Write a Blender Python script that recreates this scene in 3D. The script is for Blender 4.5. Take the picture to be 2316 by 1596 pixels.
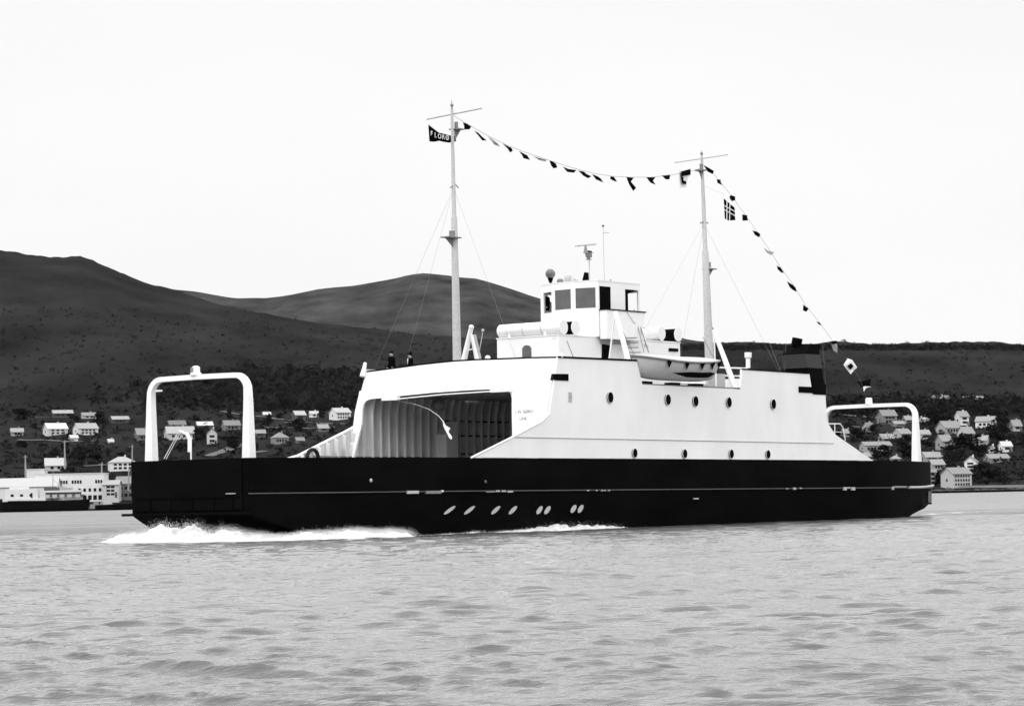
import bpy, math, random
import numpy as np
from mathutils import Vector, Matrix, noise
from mathutils.geometry import tessellate_polygon

# ------------------------------------------------------------------ clean
for o in list(bpy.data.objects): bpy.data.objects.remove(o)
SC = bpy.context.scene
COL = SC.collection
R = math.radians
random.seed(7)

# ------------------------------------------------------------------ camera
FPX, CX, CY = 6160.0, 1158.0, 798.0            # focal length / centre for a 2316 px wide frame
PITCH = math.atan(326 / FPX); ROLL = .0206
EYE = Vector((0, 0, 1.7))
F_ = Vector((0, math.cos(PITCH), math.sin(PITCH)))
U0 = Vector((0, -math.sin(PITCH), math.cos(PITCH))); R0 = Vector((1, 0, 0))
U_ = U0 * math.cos(ROLL) + R0 * math.sin(ROLL)
R_ = R0 * math.cos(ROLL) - U0 * math.sin(ROLL)
cam = bpy.data.cameras.new('camera'); camo = bpy.data.objects.new('camera', cam); COL.objects.link(camo)
m = Matrix((R_, U_, -F_)).transposed().to_4x4(); m.translation = EYE
camo.matrix_world = m
cam.sensor_width = 36; cam.lens = 36 * FPX / 2316; cam.clip_start = .5; cam.clip_end = 30000
SC.camera = camo

# ------------------------------------------------------------------ world: hazy overcast, black and white film
SUN_AZ_DIR = Vector((-.55, -.83, 0)).normalized(); SUN_EL = R(40)
W = bpy.data.worlds.new('World'); SC.world = W; W.use_nodes = True
nt = W.node_tree; nt.nodes.clear()
out = nt.nodes.new('ShaderNodeOutputWorld'); bg = nt.nodes.new('ShaderNodeBackground')
sky = nt.nodes.new('ShaderNodeTexSky'); sky.sky_type = 'NISHITA'; sky.sun_disc = False
sky.sun_elevation = SUN_EL; sky.sun_rotation = math.atan2(SUN_AZ_DIR.x, SUN_AZ_DIR.y)
bw = nt.nodes.new('ShaderNodeRGBToBW')
tc = nt.nodes.new('ShaderNodeTexCoord'); sep = nt.nodes.new('ShaderNodeSeparateXYZ')
ramp = nt.nodes.new('ShaderNodeFloatCurve')       # sky brightness against height: thin at the horizon, bright overhead
cv = ramp.mapping.curves[0]
cv.points[0].location = (0, .385); cv.points[1].location = (1, 1.0)
for x_, y_ in ((.12, .39), (.2, .40), (.27, .66), (.36, .82), (.6, .92)): cv.points.new(x_, y_)
ramp.mapping.update()
sc20 = nt.nodes.new('ShaderNodeMath'); sc20.operation = 'MULTIPLY'; sc20.inputs[1].default_value = 21.5
nz = nt.nodes.new('ShaderNodeTexNoise'); nz.inputs['Scale'].default_value = 3.0; nz.inputs['Detail'].default_value = 3
mp = nt.nodes.new('ShaderNodeMapping'); mp.inputs['Scale'].default_value = (1, 1, 3.5)
nm = nt.nodes.new('ShaderNodeMapRange'); nm.inputs['To Min'].default_value = .92; nm.inputs['To Max'].default_value = 1.06
mul = nt.nodes.new('ShaderNodeMath'); mul.operation = 'MULTIPLY'
add = nt.nodes.new('ShaderNodeMath'); add.operation = 'MULTIPLY_ADD'; add.inputs[1].default_value = .05
L = nt.links.new
L(tc.outputs['Generated'], sep.inputs[0]); L(sep.outputs['Z'], ramp.inputs['Value'])
L(tc.outputs['Generated'], mp.inputs[0]); L(mp.outputs[0], nz.inputs['Vector']); L(nz.outputs['Fac'], nm.inputs['Value'])
L(ramp.outputs[0], sc20.inputs[0]); L(sc20.outputs[0], mul.inputs[0]); L(nm.outputs[0], mul.inputs[1])
L(sky.outputs[0], bw.inputs[0]); L(bw.outputs[0], add.inputs[0]); L(mul.outputs[0], add.inputs[2])
L(add.outputs[0], bg.inputs['Color']); bg.inputs['Strength'].default_value = .1
L(bg.outputs[0], out.inputs[0])

sun = bpy.data.lights.new('sun', 'SUN'); sun.energy = .9; sun.angle = R(12); sun.color = (1, 1, 1)
suno = bpy.data.objects.new('sun', sun); COL.objects.link(suno)
sd = (SUN_AZ_DIR * math.cos(SUN_EL) + Vector((0, 0, math.sin(SUN_EL))))
suno.rotation_euler = sd.to_track_quat('Z', 'Y').to_euler(); suno.location = (-60, -60, 90)

SC.view_settings.view_transform = 'Standard'; SC.view_settings.look = 'None'
SC.view_settings.exposure = .17; SC.view_settings.gamma = 1
SC.cycles.volume_bounces = 1; SC.cycles.max_bounces = 8

# ------------------------------------------------------------------ materials (all greys: black and white film)
def mat(name, g, rough=.6, spec=.3, var=.12, scale=1.5, detail=4, bump=0, bscale=8, stretch=(1, 1, 1), metal=0, alpha=1, objvar=0, trans=0):
    M = bpy.data.materials.new(name); M.use_nodes = True
    t = M.node_tree; p = t.nodes['Principled BSDF']
    p.inputs['Roughness'].default_value = rough; p.inputs['Metallic'].default_value = metal
    p.inputs['Specular IOR Level'].default_value = spec
    tcn = t.nodes.new('ShaderNodeTexCoord'); mpn = t.nodes.new('ShaderNodeMapping'); mpn.inputs['Scale'].default_value = stretch
    t.links.new(tcn.outputs['Object'], mpn.inputs[0])
    n = t.nodes.new('ShaderNodeTexNoise'); n.inputs['Scale'].default_value = scale; n.inputs['Detail'].default_value = detail
    n.inputs['Roughness'].default_value = .6
    t.links.new(mpn.outputs[0], n.inputs['Vector'])
    r = t.nodes.new('ShaderNodeMapRange'); r.inputs['From Min'].default_value = .25; r.inputs['From Max'].default_value = .75
    r.inputs['To Min'].default_value = g * (1 - var); r.inputs['To Max'].default_value = g * (1 + var)
    t.links.new(n.outputs['Fac'], r.inputs['Value'])
    last = r.outputs[0]
    if objvar:
        oi = t.nodes.new('ShaderNodeObjectInfo'); rr = t.nodes.new('ShaderNodeMapRange')
        rr.inputs['To Min'].default_value = 1 - objvar; rr.inputs['To Max'].default_value = 1 + objvar
        t.links.new(oi.outputs['Random'], rr.inputs['Value'])
        mm = t.nodes.new('ShaderNodeMath'); mm.operation = 'MULTIPLY'
        t.links.new(last, mm.inputs[0]); t.links.new(rr.outputs[0], mm.inputs[1]); last = mm.outputs[0]
    t.links.new(last, p.inputs['Base Color'])
    if bump:
        n2 = t.nodes.new('ShaderNodeTexNoise'); n2.inputs['Scale'].default_value = bscale; n2.inputs['Detail'].default_value = 4
        t.links.new(mpn.outputs[0], n2.inputs['Vector'])
        b = t.nodes.new('ShaderNodeBump'); b.inputs['Strength'].default_value = 1; b.inputs['Distance'].default_value = bump
        t.links.new(n2.outputs['Fac'], b.inputs['Height']); t.links.new(b.outputs[0], p.inputs['Normal'])
    if trans: p.inputs['Transmission Weight'].default_value = trans
    if alpha < 1: p.inputs['Alpha'].default_value = alpha
    return M
white = mat('white_ship_paint', .79, .45, .35, .07, .45, bump=.012, bscale=.55, stretch=(1, 1, .5))
white2 = mat('white_gloss_paint', .8, .35, .4, .03, 3)
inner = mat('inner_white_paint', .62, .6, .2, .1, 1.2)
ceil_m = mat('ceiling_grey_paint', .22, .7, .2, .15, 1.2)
black = mat('black_hull_paint', .0035, .6, .01, .5, .3, bump=.01, bscale=.5, stretch=(1, 1, 2.5))
black2 = mat('black_paint', .003, .6, .01, .3, 2)
deckm = mat('deck_grey', .16, .8, .2, .2, 1)
railm = mat('worn_rail_steel', .055, .5, .3, .35, 2, stretch=(1, 1, 4))
greyp = mat('grey_ring_paint', .09, .6, .2, .1, 2)
lightgrey = mat('light_grey_paint', .42, .55, .3, .1, 3)
midgrey = mat('mid_grey_paint', .2, .55, .3, .2, 3)
mastm = mat('mast_paint', .45, .55, .3, .2, 9)
wire = mat('wire_rope', .16, .6, .3, .2, 5)
glassd = mat('dark_window_glass', .008, .3, .12, .3, 1)
glassg = mat('reflection_grey_glass', .1, .25, .4, .15, 2.5)  # reflected hills and sky put into the pane colour as plain grey
clothd = mat('dark_flag_cloth', .005, .9, 0, .3, 6)
clothw = mat('white_flag_cloth', .8, .9, .1, .06, 6)
clothg = mat('grey_flag_cloth', .3, .9, .1, .15, 6)
canvas = mat('boat_canvas', .45, .85, .1, .12, 3, bump=.02, bscale=3)
boatw = mat('boat_paint', .52, .5, .3, .06, 2)
coat = mat('dark_coat', .004, .9, 0, .3, 8)
skin = mat('skin', .33, .6, .2, .05, 8)
rubber = mat('black_rubber', .015, .8, .2, .3, 6)
lampw = mat('lamp_white', .78, .3, .4, .02, 4)
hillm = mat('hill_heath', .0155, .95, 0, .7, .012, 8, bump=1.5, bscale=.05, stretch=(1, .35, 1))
farm = mat('hazed_far_heath', .032, .95, 0, .75, .016, 8, bump=3, bscale=.02, stretch=(1, .4, 1))  # paler than the near heath: distance haze put into the colour
leafm = mat('tree_leaves', .0075, .9, 0, .6, .5, 3, objvar=.4)
leafl = mat('light_leaves', .016, .9, 0, .5, .5, 3, objvar=.4)
bark = mat('bark', .08, .9, .1, .3, 3)
woodm = mat('far_wood_leaves', .0115, .9, 0, .5, .05, 4)
scrubm = mat('scrub_leaves', .0125, .95, 0, .6, .08, 4)
roadm = mat('gravel_road', .1, .95, .05, .25, .2)
rockm = mat('shore_rock', .06, .9, .1, .6, .3, 5)
foamm = mat('foam', .62, .9, .1, .22, 1.6, bump=.2, bscale=3)

# the pale ferry side: faint plating seams and horizontal undulation
# ------------------------------------------------------------------ object helpers
def tag(o, label=None, cat=None, group=None, kind=None):
    if label: o['label'] = label
    if cat: o['category'] = cat
    if group: o['group'] = group
    if kind: o['kind'] = kind
    return o
def empty(name, loc, rz=0):
    o = bpy.data.objects.new(name, None); o.location = loc; o.rotation_euler = (0, 0, rz); COL.objects.link(o); return o
class MB:
    def __init__(s): s.v = []; s.f = []; s.m = []; s.cur = 0
    def quad(s, a, b, c, d):
        n = len(s.v); s.v += [Vector(p) for p in (a, b, c, d)]; s.f.append((n, n+1, n+2, n+3)); s.m.append(s.cur); return s
    def tri(s, a, b, c):
        n = len(s.v); s.v += [Vector(p) for p in (a, b, c)]; s.f.append((n, n+1, n+2)); s.m.append(s.cur); return s
    def raw(s, vs, fs):
        n = len(s.v); s.v += [Vector(p) for p in vs]
        for f in fs: s.f.append(tuple(i+n for i in f)); s.m.append(s.cur)
        return s
    def box(s, a, b, rot=None, c=None):
        x0, y0, z0 = a; x1, y1, z1 = b
        vs = [Vector(p) for p in ((x0,y0,z0),(x1,y0,z0),(x1,y1,z0),(x0,y1,z0),(x0,y0,z1),(x1,y0,z1),(x1,y1,z1),(x0,y1,z1))]
        if rot is not None: vs = [rot @ (v - c) + c for v in vs]
        return s.raw(vs, [(0,3,2,1),(4,5,6,7),(0,1,5,4),(1,2,6,5),(2,3,7,6),(3,0,4,7)])
    def tube(s, pts, rad, n=8, caps=True):
        pts = [Vector(p) for p in pts]; rr = rad if isinstance(rad, (list, tuple)) else [rad]*len(pts)
        base = len(s.v); prev = None
        for i, p in enumerate(pts):
            d = (pts[min(i+1, len(pts)-1)] - pts[max(i-1, 0)]).normalized()
            if prev is None:
                a = Vector((0, 0, 1)) if abs(d.z) < .9 else Vector((1, 0, 0))
                x = d.cross(a).normalized()
            else: x = (prev - d * prev.dot(d)).normalized()
            prev = x; y = d.cross(x)
            for k in range(n):
                t = 2*math.pi*k/n; s.v.append(p + (x*math.cos(t) + y*math.sin(t))*rr[i])
        for i in range(len(pts)-1):
            for k in range(n):
                a = base+i*n+k; b = base+i*n+(k+1) % n
                s.f.append((a, b, b+n, a+n)); s.m.append(s.cur)
        if caps:
            s.f.append(tuple(base+k for k in range(n))[::-1]); s.m.append(s.cur)
            e = base+(len(pts)-1)*n; s.f.append(tuple(e+k for k in range(n))); s.m.append(s.cur)
        return s
    def plate(s, pts, off, holes=()):
        """polygon pts (nearly planar) with holes, thickened by vector off"""
        loops = [[Vector(p) for p in pts]] + [[Vector(p) for p in h] for h in holes]
        tris = tessellate_polygon(loops); flat = [p for l in loops for p in l]; off = Vector(off)
        n = len(s.v); N = len(flat); s.v += flat + [p+off for p in flat]
        for t in tris:
            s.f.append(tuple(n+i for i in t)); s.m.append(s.cur); s.f.append(tuple(n+N+i for i in reversed(t))); s.m.append(s.cur)
        o = 0
        for l in loops:
            k = len(l)
            for i in range(k):
                a = n+o+i; b = n+o+(i+1) % k; s.f.append((a, b, b+N, a+N)); s.m.append(s.cur)
            o += k
        return s
    def ball(s, c, r, n=12, sc=(1, 1, 1), m_=8):
        c = Vector(c); vs = []; fs = []
        for i in range(m_+1):
            ph = math.pi*i/m_
            for k in range(n):
                t = 2*math.pi*k/n
                vs.append(c + Vector((r*sc[0]*math.sin(ph)*math.cos(t), r*sc[1]*math.sin(ph)*math.sin(t), r*sc[2]*math.cos(ph))))
        for i in range(m_):
            for k in range(n): fs.append((i*n+k, (i+1)*n+k, (i+1)*n+(k+1) % n, i*n+(k+1) % n))
        return s.raw(vs, fs)
    def build(s, name, mats, parent=None, smooth=False, recalc=True):
        me = bpy.data.meshes.new(name); me.from_pydata([tuple(v) for v in s.v], [], s.f)
        if not isinstance(mats, (list, tuple)): mats = [mats]
        for q in mats: me.materials.append(q)
        if len(mats) > 1: me.polygons.foreach_set('material_index', s.m)
        if recalc:
            import bmesh
            b = bmesh.new(); b.from_mesh(me); bmesh.ops.remove_doubles(b, verts=b.verts, dist=1e-5)
            bmesh.ops.recalc_face_normals(b, faces=b.faces); b.to_mesh(me); b.free()
        if smooth:
            for p in me.polygons: p.use_smooth = True
            if smooth != 'all':
                me.set_sharp_from_angle(angle=R(35))
        me.update()
        o = bpy.data.objects.new(name, me); COL.objects.link(o)
        if parent is not None: o.parent = parent
        return o

# ------------------------------------------------------------------ ship frame (s aft from the bow, t towards the viewer's side, z up from the water)
TH = R(52); BE = .0058
SHIP_O = Vector((-15.0, 125.3, 0)) + Vector((math.cos(TH), math.sin(TH), 0)) * 31
SHIP_M = Matrix.Translation(SHIP_O) @ Matrix.Rotation(TH, 4, 'Z') @ Matrix.Rotation(BE, 4, 'Y')
SHIP_I = SHIP_M.inverted()
def V(s, t, z): return Vector((s - 31, -t, z))
def ray(px, py): return (R_*((px-CX)/FPX) - U_*((py-CY)/FPX) + F_)
def hit(px, py, s=None, t=None, z=None):
    """ship coordinates (s,t,z) of what stands at this place on the plane s=, t= or z="""
    o = SHIP_I @ EYE; d = SHIP_I.to_3x3() @ ray(px, py)
    o = [o.x+31, -o.y, o.z]; d = [d.x, -d.y, d.z]
    i, v = [(i, v) for i, v in enumerate((s, t, z)) if v is not None][0]
    k = (v - o[i]) / d[i]; return [o[j] + k*d[j] for j in range(3)]
def H(px, py, **k): return V(*hit(px, py, **k))
SHIP = empty('ferry', (0, 0, 0)); SHIP.matrix_world = SHIP_M
tag(SHIP, 'large black and white car ferry with wheelhouse and two flag dressed masts under way', 'ferry')
def onship(name, s, t, z, rz=0):
    """an Empty standing on the ship but a thing of its own"""
    o = bpy.data.objects.new(name, None); COL.objects.link(o)
    o.matrix_world = SHIP_M @ Matrix.Translation(V(s, t, z)) @ Matrix.Rotation(rz, 4, 'Z'); return o
def shipthing(o, origin=None):
    """a mesh given in ship coordinates, kept as a thing of its own"""
    if origin is not None:
        o.data.transform(Matrix.Translation(-origin)); o.matrix_world = SHIP_M @ Matrix.Translation(origin)
    else: o.matrix_world = SHIP_M
    return o

# ---- hull
ZB, ZR, ZD = 3.55, 1.93, 2.15          # bulwark top, rubbing strake, car deck
def hb(s):
    e = min(s, 62.2 - s); e = max(e, 0)
    if e > 14: return 6.5
    return 3.75 + 2.75*math.sin(min(1, e/13.5)*math.pi/2)**.9
def keel(s):
    e = min(s, 62.2 - s); return max(-1.15, (1.0 - .34*e) if s < 31 else (1.03 - .17*e - .004*e*e))
st = sorted(set([0, .25, .6, 1, 1.5, 2.2, 3, 4, 5, 6, 7, 8, 9, 10.5, 12, 13.5, 15, 18, 24, 31]))
st = st + [62.2 - a for a in reversed(st) if a < 31]
hm = MB(); prof = []
for s in st:
    b = hb(s); k = keel(s); e = min(s, 62.2-s)
    bw_ = b*(.955 if e > 3 else .985)
    zb = k + (.02 if e < 3 else .12 if k > 0 else .35); q8 = .04 if e < 3 else .25
    prof.append([V(s, t, z) for t, z in ((b-.14, ZD), (b-.14, ZB-.03), (b, ZB), (b, ZR), (b-.06, ZR-.25), (bw_, zb+(.03 if e < 3 else .18)), (bw_-q8, k), (0, k-.05))])
for side in (1, -1):
    P = [[Vector((p.x, p.y*side, p.z)) for p in r] for r in prof]
    n = len(hm.v); m_ = len(P[0])
    hm.v += [p for r in P for p in r]
    for i in range(len(P)-1):
        for j in range(m_-1): hm.f.append((n+i*m_+j, n+i*m_+j+1, n+(i+1)*m_+j+1, n+(i+1)*m_+j)); hm.m.append(0)
for s in (0, 62.2):          # transoms
    r = prof[0] if s == 0 else prof[-1]
    poly = [r[2], r[3], r[4], r[5], r[6], r[7]]
    oth = [Vector((p.x, -p.y, p.z)) for p in reversed(poly[:-1])]
    hm.plate(poly+oth, (.12 if s == 0 else -.12, 0, 0))
hull = hm.build('hull', black, SHIP, smooth=True)
dk = MB()
for i in range(len(st)-1):
    a, b = st[i], st[i+1]
    dk.quad(V(a, hb(a)-.1, ZD+.005), V(b, hb(b)-.1, ZD+.005), V(b, -hb(b)+.1, ZD+.005), V(a, -hb(a)+.1, ZD+.005))
dk.build('car_deck', deckm, SHIP)
# rubbing strake (worn steel edge) both sides, capping rail
for side in (1, -1):
    pts = [V(s, side*(hb(s)+.03), ZR) for s in st]
    MB().tube(pts, .03, 6).build('rub_rail', railm, SHIP, smooth=True)
MB().tube([V(0-.05, t, ZR-.02) for t in (-2.6, 2.6)], .03, 6).build('bow_rail', railm, SHIP)
# white stern belt ends
b = MB(); pts = [V(s, hb(s)+.07, ZR+.02+.10*max(0, (s-57)/5)**2) for s in (56, 58, 59.5, 60.5, 61.4, 62.0, 62.3)]
b.tube(pts, .085, 6).build('stern_rail', lightgrey, SHIP, smooth=True)
# bow door, ledge
bd = MB().box(tuple(V(-.10, 3.45, 1.2)), tuple(V(0.02, -3.45, 3.45)))
for t in (-2.4, -1.1, .3, 1.7, 2.9): bd.box(tuple(V(-.16, t+.04, 1.25)), tuple(V(-.08, t-.04, 1.75)))
door = bd.build('bow_door', black, SHIP)
MB().box(tuple(V(-.17, 3.3, 1.78)), tuple(V(-.11, -3.3, 1.83))).build('hinge_bar', black2, door)
MB().box(tuple(V(-.45, 3.9, 1.0)), tuple(V(0.0, -3.95, 1.12))).build('bow_ledge', black, SHIP)
MB().box(tuple(V(-.2, 3.1, 1.93)), tuple(V(-.11, 2.55, 1.97))).build('hinge_cap', lightgrey, door)
b = MB(); b.box(tuple(V(62.2, 3.6, .9)), tuple(V(62.5, -3.6, 1.02))).build('stern_ledge', black, SHIP)
# lower stern skirt plate (dull grey)
sk = MB(); pl = [V(60.9, hb(60.9)+.02, 1.7), V(62.19, hb(62.19)+.02, 1.72), V(62.19, hb(62.19)+.02, 1.06), V(60.9, hb(60.9)+.0, 1.0)]
sk.plate(pl, (0, .03, 0)).build('skirt_plate', greyp, SHIP)
# freeing ports just above the strake
def onhull(px, py):      # nearest point on the near side
    t = 6.5
    for _ in range(6):
        s = hit(px, py, t=t)[0]; t = hb(s)
    return s, t, hit(px, py, t=t)[2]
def port(x0, x1, y0, y1, m_=lightgrey):
    s0, t0, z0 = onhull(x0, y1); s1, t1, z1 = onhull(x1, y0)
    b = MB(); b.plate([V(s0, t0+.07, z0), V(s1, t1+.07, z0), V(s1, t1+.07, z1), V(s0, t0+.07, z1)], (0, .12, 0))
    return b.build('freeing_port', m_, SHIP)
for a in ((919, 945, 1109, 1116), (962, 996, 1109, 1116, midgrey), (997, 1001, 1108, 1112, lampw), (1098, 1118, 1110, 1113, midgrey), (1120, 1128, 1108, 1112),
          (1133, 1142, 1108, 1112), (1146, 1158, 1109, 1113), (1326, 1330, 1107, 1110), (1346, 1349, 1107, 1110), (1358, 1362, 1107, 1110), (1365, 1368, 1107, 1110), (1374, 1377, 1107, 1110),
          (1777, 1780, 1103, 1106), (1793, 1798, 1102, 1107), (1808, 1811, 1102, 1105), (1906, 1913, 1101, 1108), (1914, 1921, 1101, 1104), (1924, 1932, 1101, 1108),
          (2016, 2020, 1100, 1107), (2021, 2049, 1099, 1101)):
    port(*a)
port(1569, 1578, 1126, 1128, lampw)
# the pale oval plates low on the hull
for x, sh_ in ((1020, 1.9), (1065, 1.8), (1124, 1.45), (1163, 1.3), (1223, .85), (1241, .85), (1300, .75), (1316, .75)):
    y = 1153 if x < 1260 else 1150
    s, t, z = onhull(x, y); pts = []
    for k in range(20):
        a = 2*math.pi*k/20; v = .2*math.sin(a)
        pts.append(V(s + .19*math.cos(a) + v*sh_, t*.985+.03, z+v))
    MB().plate(pts, (0, .03, 0)).build('oval_plate', lightgrey, SHIP)
for x, y in ((838, 1086), (1097, 1089)):
    s, t, z = onhull(x, y); o = MB().ball(V(s, t+.03, z), .09, 8, (1, .5, 1)).build('mooring_eye', lightgrey if x < 900 else greyp, SHIP, smooth='all')

# ---- white side plates (near and far), 12 cm thick
SD = 7.5      # upper deck height
lo = [(12.64, ZB-.02), (16.0, 4.59), (18.3, 5.36), (18.95, 5.75), (19.75, 8.61), (26.57, 8.66), (27.05, 7.43), (36.42, 7.41), (36.57, 8.51), (43.56, 8.47), (43.95, 7.62), (45.28, 7.29), (45.40, 5.75), (46.2, 5.05), (50.48, ZB-.02)]
sp = MB().plate([V(s, 6.5, z) for s, z in lo], (0, .12, 0)).build('side_plate', white, SHIP)
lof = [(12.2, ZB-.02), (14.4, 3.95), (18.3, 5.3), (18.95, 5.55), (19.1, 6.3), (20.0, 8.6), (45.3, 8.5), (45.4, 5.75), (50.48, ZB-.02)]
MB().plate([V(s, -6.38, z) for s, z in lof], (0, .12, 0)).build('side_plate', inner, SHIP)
# edge bead on the sloping bulwark tops
MB().tube([V(s, 6.5, z) for s, z in lo[:4]], .05, 6).build('edge_rail', white2, SHIP, smooth=True)
MB().tube([V(s, -6.42, z) for s, z in lof[:4]], .08, 6).build('edge_rail', white2, SHIP, smooth=True)
MB().tube([V(18.95, -6.42, 5.55), V(19.1, -6.42, 6.3), V(19.5, -6.42, 7.4)], .12, 6).build('edge_rail', white2, SHIP, smooth=True)
# knuckle seam along the side
MB().tube([H(1165, 988, t=6.51), H(1530, 995, t=6.51), H(1885, 1002, t=6.51)], .028, 6).build('knuckle_seam', lightgrey, SHIP, smooth=True)
# black capping rail
MB().tube([V(19.75, 6.5, 8.63), V(26.57, 6.5, 8.68)], .055, 6).build('cap_rail', black2, SHIP)
MB().tube([V(36.57, 6.5, 8.53), V(43.5, 6.5, 8.49)], .045, 6).build('cap_rail', black2, SHIP)
# ---- front wall with the rounded opening of the car deck
def fw(t, z):                      # leaning front plane
    return V(18.1 + (z-3.5)*.323 , t, z)
def camb(t): return 8.6 + .2*(1-(t/6.5)**2)
def onwall(px, py):
    sg = 19.2
    for _ in range(8):
        q_ = hit(px, py, s=sg); sg = 18.1+(q_[2]-3.5)*.323
    return (q_[1], q_[2])
TOPL = [onwall(*p) for p in ((830, 841), (850, 838.5), (900, 832), (950, 825), (988, 820.8), (1025, 817), (1075, 814), (1140, 811.8), (1200, 809.5), (1258, 808.5))]
TOPL = [(max(-6.45, min(6.37, a)), b_) for a, b_ in TOPL]; print('top', TOPL)
outer = [(-6.38, ZD), (-6.38, 5.6)] + TOPL + [(6.37, 5.6), (6.3, ZD)]
op = [onwall(*p) for p in ((1161, 1045), (1160, 987), (1158, 900), (1155, 890), (1149, 882), (1140, 878.5), (1060, 882), (980, 887.5), (905, 895), (860, 900), (838, 902), (828, 906), (822, 914), (819, 926), (817, 960))]
op += [(op[-1][0]-.15, ZD)]; op[0] = (op[1][0], ZD)
MB().plate([fw(*p) for p in outer + op], (.12, 0, 0)).build('front_wall', white2, SHIP)
MB().tube([fw(t, z_+.02) for t, z_ in TOPL], .045, 6).build('cap_rail', black2, SHIP, smooth=True)
# far corner post
MB().tube([fw(-6.45, 8.2), fw(-6.45, 8.95)], [.16, .08], 8).build('corner_post', white2, SHIP, smooth=True)
# lights and conduit under the lintel
for x0, x1, y in ((864, 884, 901), (884, 902, 900)): pass
def lampbox(px, py, w, name='deck_lamp'):
    c = H(px, py, s=19.05); return MB().box(tuple(c-Vector((.12, w/2, .12))), tuple(c+Vector((.1, w/2, .12)))).build(name, lampw, SHIP)
lampbox(884, 900, 1.1); lampbox(1133, 881, 1.25)
MB().tube([H(900, 902, s=19.0), H(1000, 892, s=19.0), H(1125, 884, s=19.0)], .035, 6).build('conduit', white2, SHIP)
# ---- car deck tunnel: ceiling, inner walls with ribs
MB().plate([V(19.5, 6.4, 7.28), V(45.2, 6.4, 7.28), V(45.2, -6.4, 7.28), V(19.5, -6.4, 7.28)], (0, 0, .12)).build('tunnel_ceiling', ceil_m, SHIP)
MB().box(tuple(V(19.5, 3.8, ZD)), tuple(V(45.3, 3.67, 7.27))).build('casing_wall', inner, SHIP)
MB().box(tuple(V(45.28, 6.36, ZD)), tuple(V(45.4, 3.8, 7.27))).build('casing_end_wall', white, SHIP)
s = 13.2; k = 0
while s < 45:
    ztop = 7.2 if s > 19.3 else ZB + (s-12.4)*.31
    pts = [V(s, -6.37, ZD), V(s, -5.92, ZD)]
    if s > 19.3:
        pts += [V(s, -5.92, 6.3), V(s, -5.82, 6.75), V(s, -5.7, 7.15), V(s, -5.6, 7.27), V(s, -6.37, 7.27)]
    else: pts += [V(s, -6.1, ztop-.25), V(s, -6.37, ztop-.1)]
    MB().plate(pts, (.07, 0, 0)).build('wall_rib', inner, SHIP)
    s += .66; k += 1
s = 20
while s < 45:
    MB().box(tuple(V(s, 3.6, 7.05)), tuple(V(s+.08, -6.2, 7.275))).build('ceiling_beam', ceil_m, SHIP); s += 1.32
# horizontal stringers on the far wall
for z0, s0, s1, q in ((3.15+.75, 14.6, 24.0, midgrey), (3.72, 26, 45, black2), (4.1, 26, 45, black2), (5.1, 26, 45, black2), (6.0-.1, 26, 45, black2)):
    MB().box(tuple(V(s0, -6.12, z0)), tuple(V(s1, -6.05, z0+.06))).build('wall_stringer', q, SHIP)
# stair casing on the far side, with a slanted top
MB().plate([V(25.1, -5.25, ZD), V(26.1, -5.25, ZD), V(26.1, -5.25, 5.9), V(25.1, -5.25, 5.15)], (0, 1.1, 0)).build('stair_casing', inner, SHIP)
MB().box(tuple(V(23.9, -6.1, ZD)), tuple(V(24.7, -6.0, 3.9))).build('hatch_door', black2, SHIP)
MB().box(tuple(H(1068, 908, t=-2)-Vector((.5, .08, .05))), tuple(H(1068, 908, t=-2)+Vector((.5, .08, .05)))).build('tunnel_lamp', lampw, SHIP)
MB().ball(H(993, 915, t=-4.5), .35, 8).build('vent_cowl', midgrey, SHIP, smooth='all')
# far bow bulwark inside fittings
MB().box(tuple(V(14.9, -6.3, ZB-.6)), tuple(V(15.15, -6.05, 4.2))).build('bulwark_post', white2, SHIP)
# ---- portholes
def porthole(px, py, r=.22):
    s, t, z = hit(px, py, t=6.52)
    pts = [V(s+r*math.cos(a), 6.57, z+r*1.15*math.sin(a)) for a in [2*math.pi*k/18 for k in range(18)]]
    rim = MB(); rim.tube(pts+[pts[0]], .014, 6, caps=False); o = rim.build('porthole', white2, SHIP, smooth=True)
    MB().plate([p + Vector((0, -.012, 0)) for p in pts], (0, .06, 0)).build('pane', black2, o)
for x, y in ((1379, 898.5), (1509.5, 903.5), (1572, 907), (1647.5, 909.5), (1748, 913.5)): porthole(x, y, .245)
for x, y in ((1434.5, 1024), (1547.5, 1025.5), (1653, 1026), (1736, 1027)): porthole(x, y, .21)
# corner windows (dark, wrapped strip)
def swin(x0, x1, y0, y1, y2, y3, name='side_window'):
    a, b_, c, d = H(x0, y1, t=6.505), H(x1, y3, t=6.505), H(x1, y2, t=6.505), H(x0, y0, t=6.505)
    f = MB().plate([a, b_, c, d], (0, -.03, 0)).build(name, black2, SHIP); return f
w_ = swin(1247, 1285, 845, 859, 845.5, 861)
MB().plate([H(1244, 860, t=6.52), H(1250, 860, t=6.52), H(1250, 845, t=6.52), H(1247, 845, t=6.52)], (0, -.03, 0)).build('pane', glassd, w_)
swin(1806, 1840, 873.5, 887, 875, 889, 'stern_window')
b = MB()
for k in range(2):
    c = H(1289.5, 893+9*k, t=6.51); b.box(tuple(c-Vector((.13, .02, .14))), tuple(c+Vector((.13, .02, .14))))
b.build('vent_grille', lightgrey, SHIP)
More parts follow.
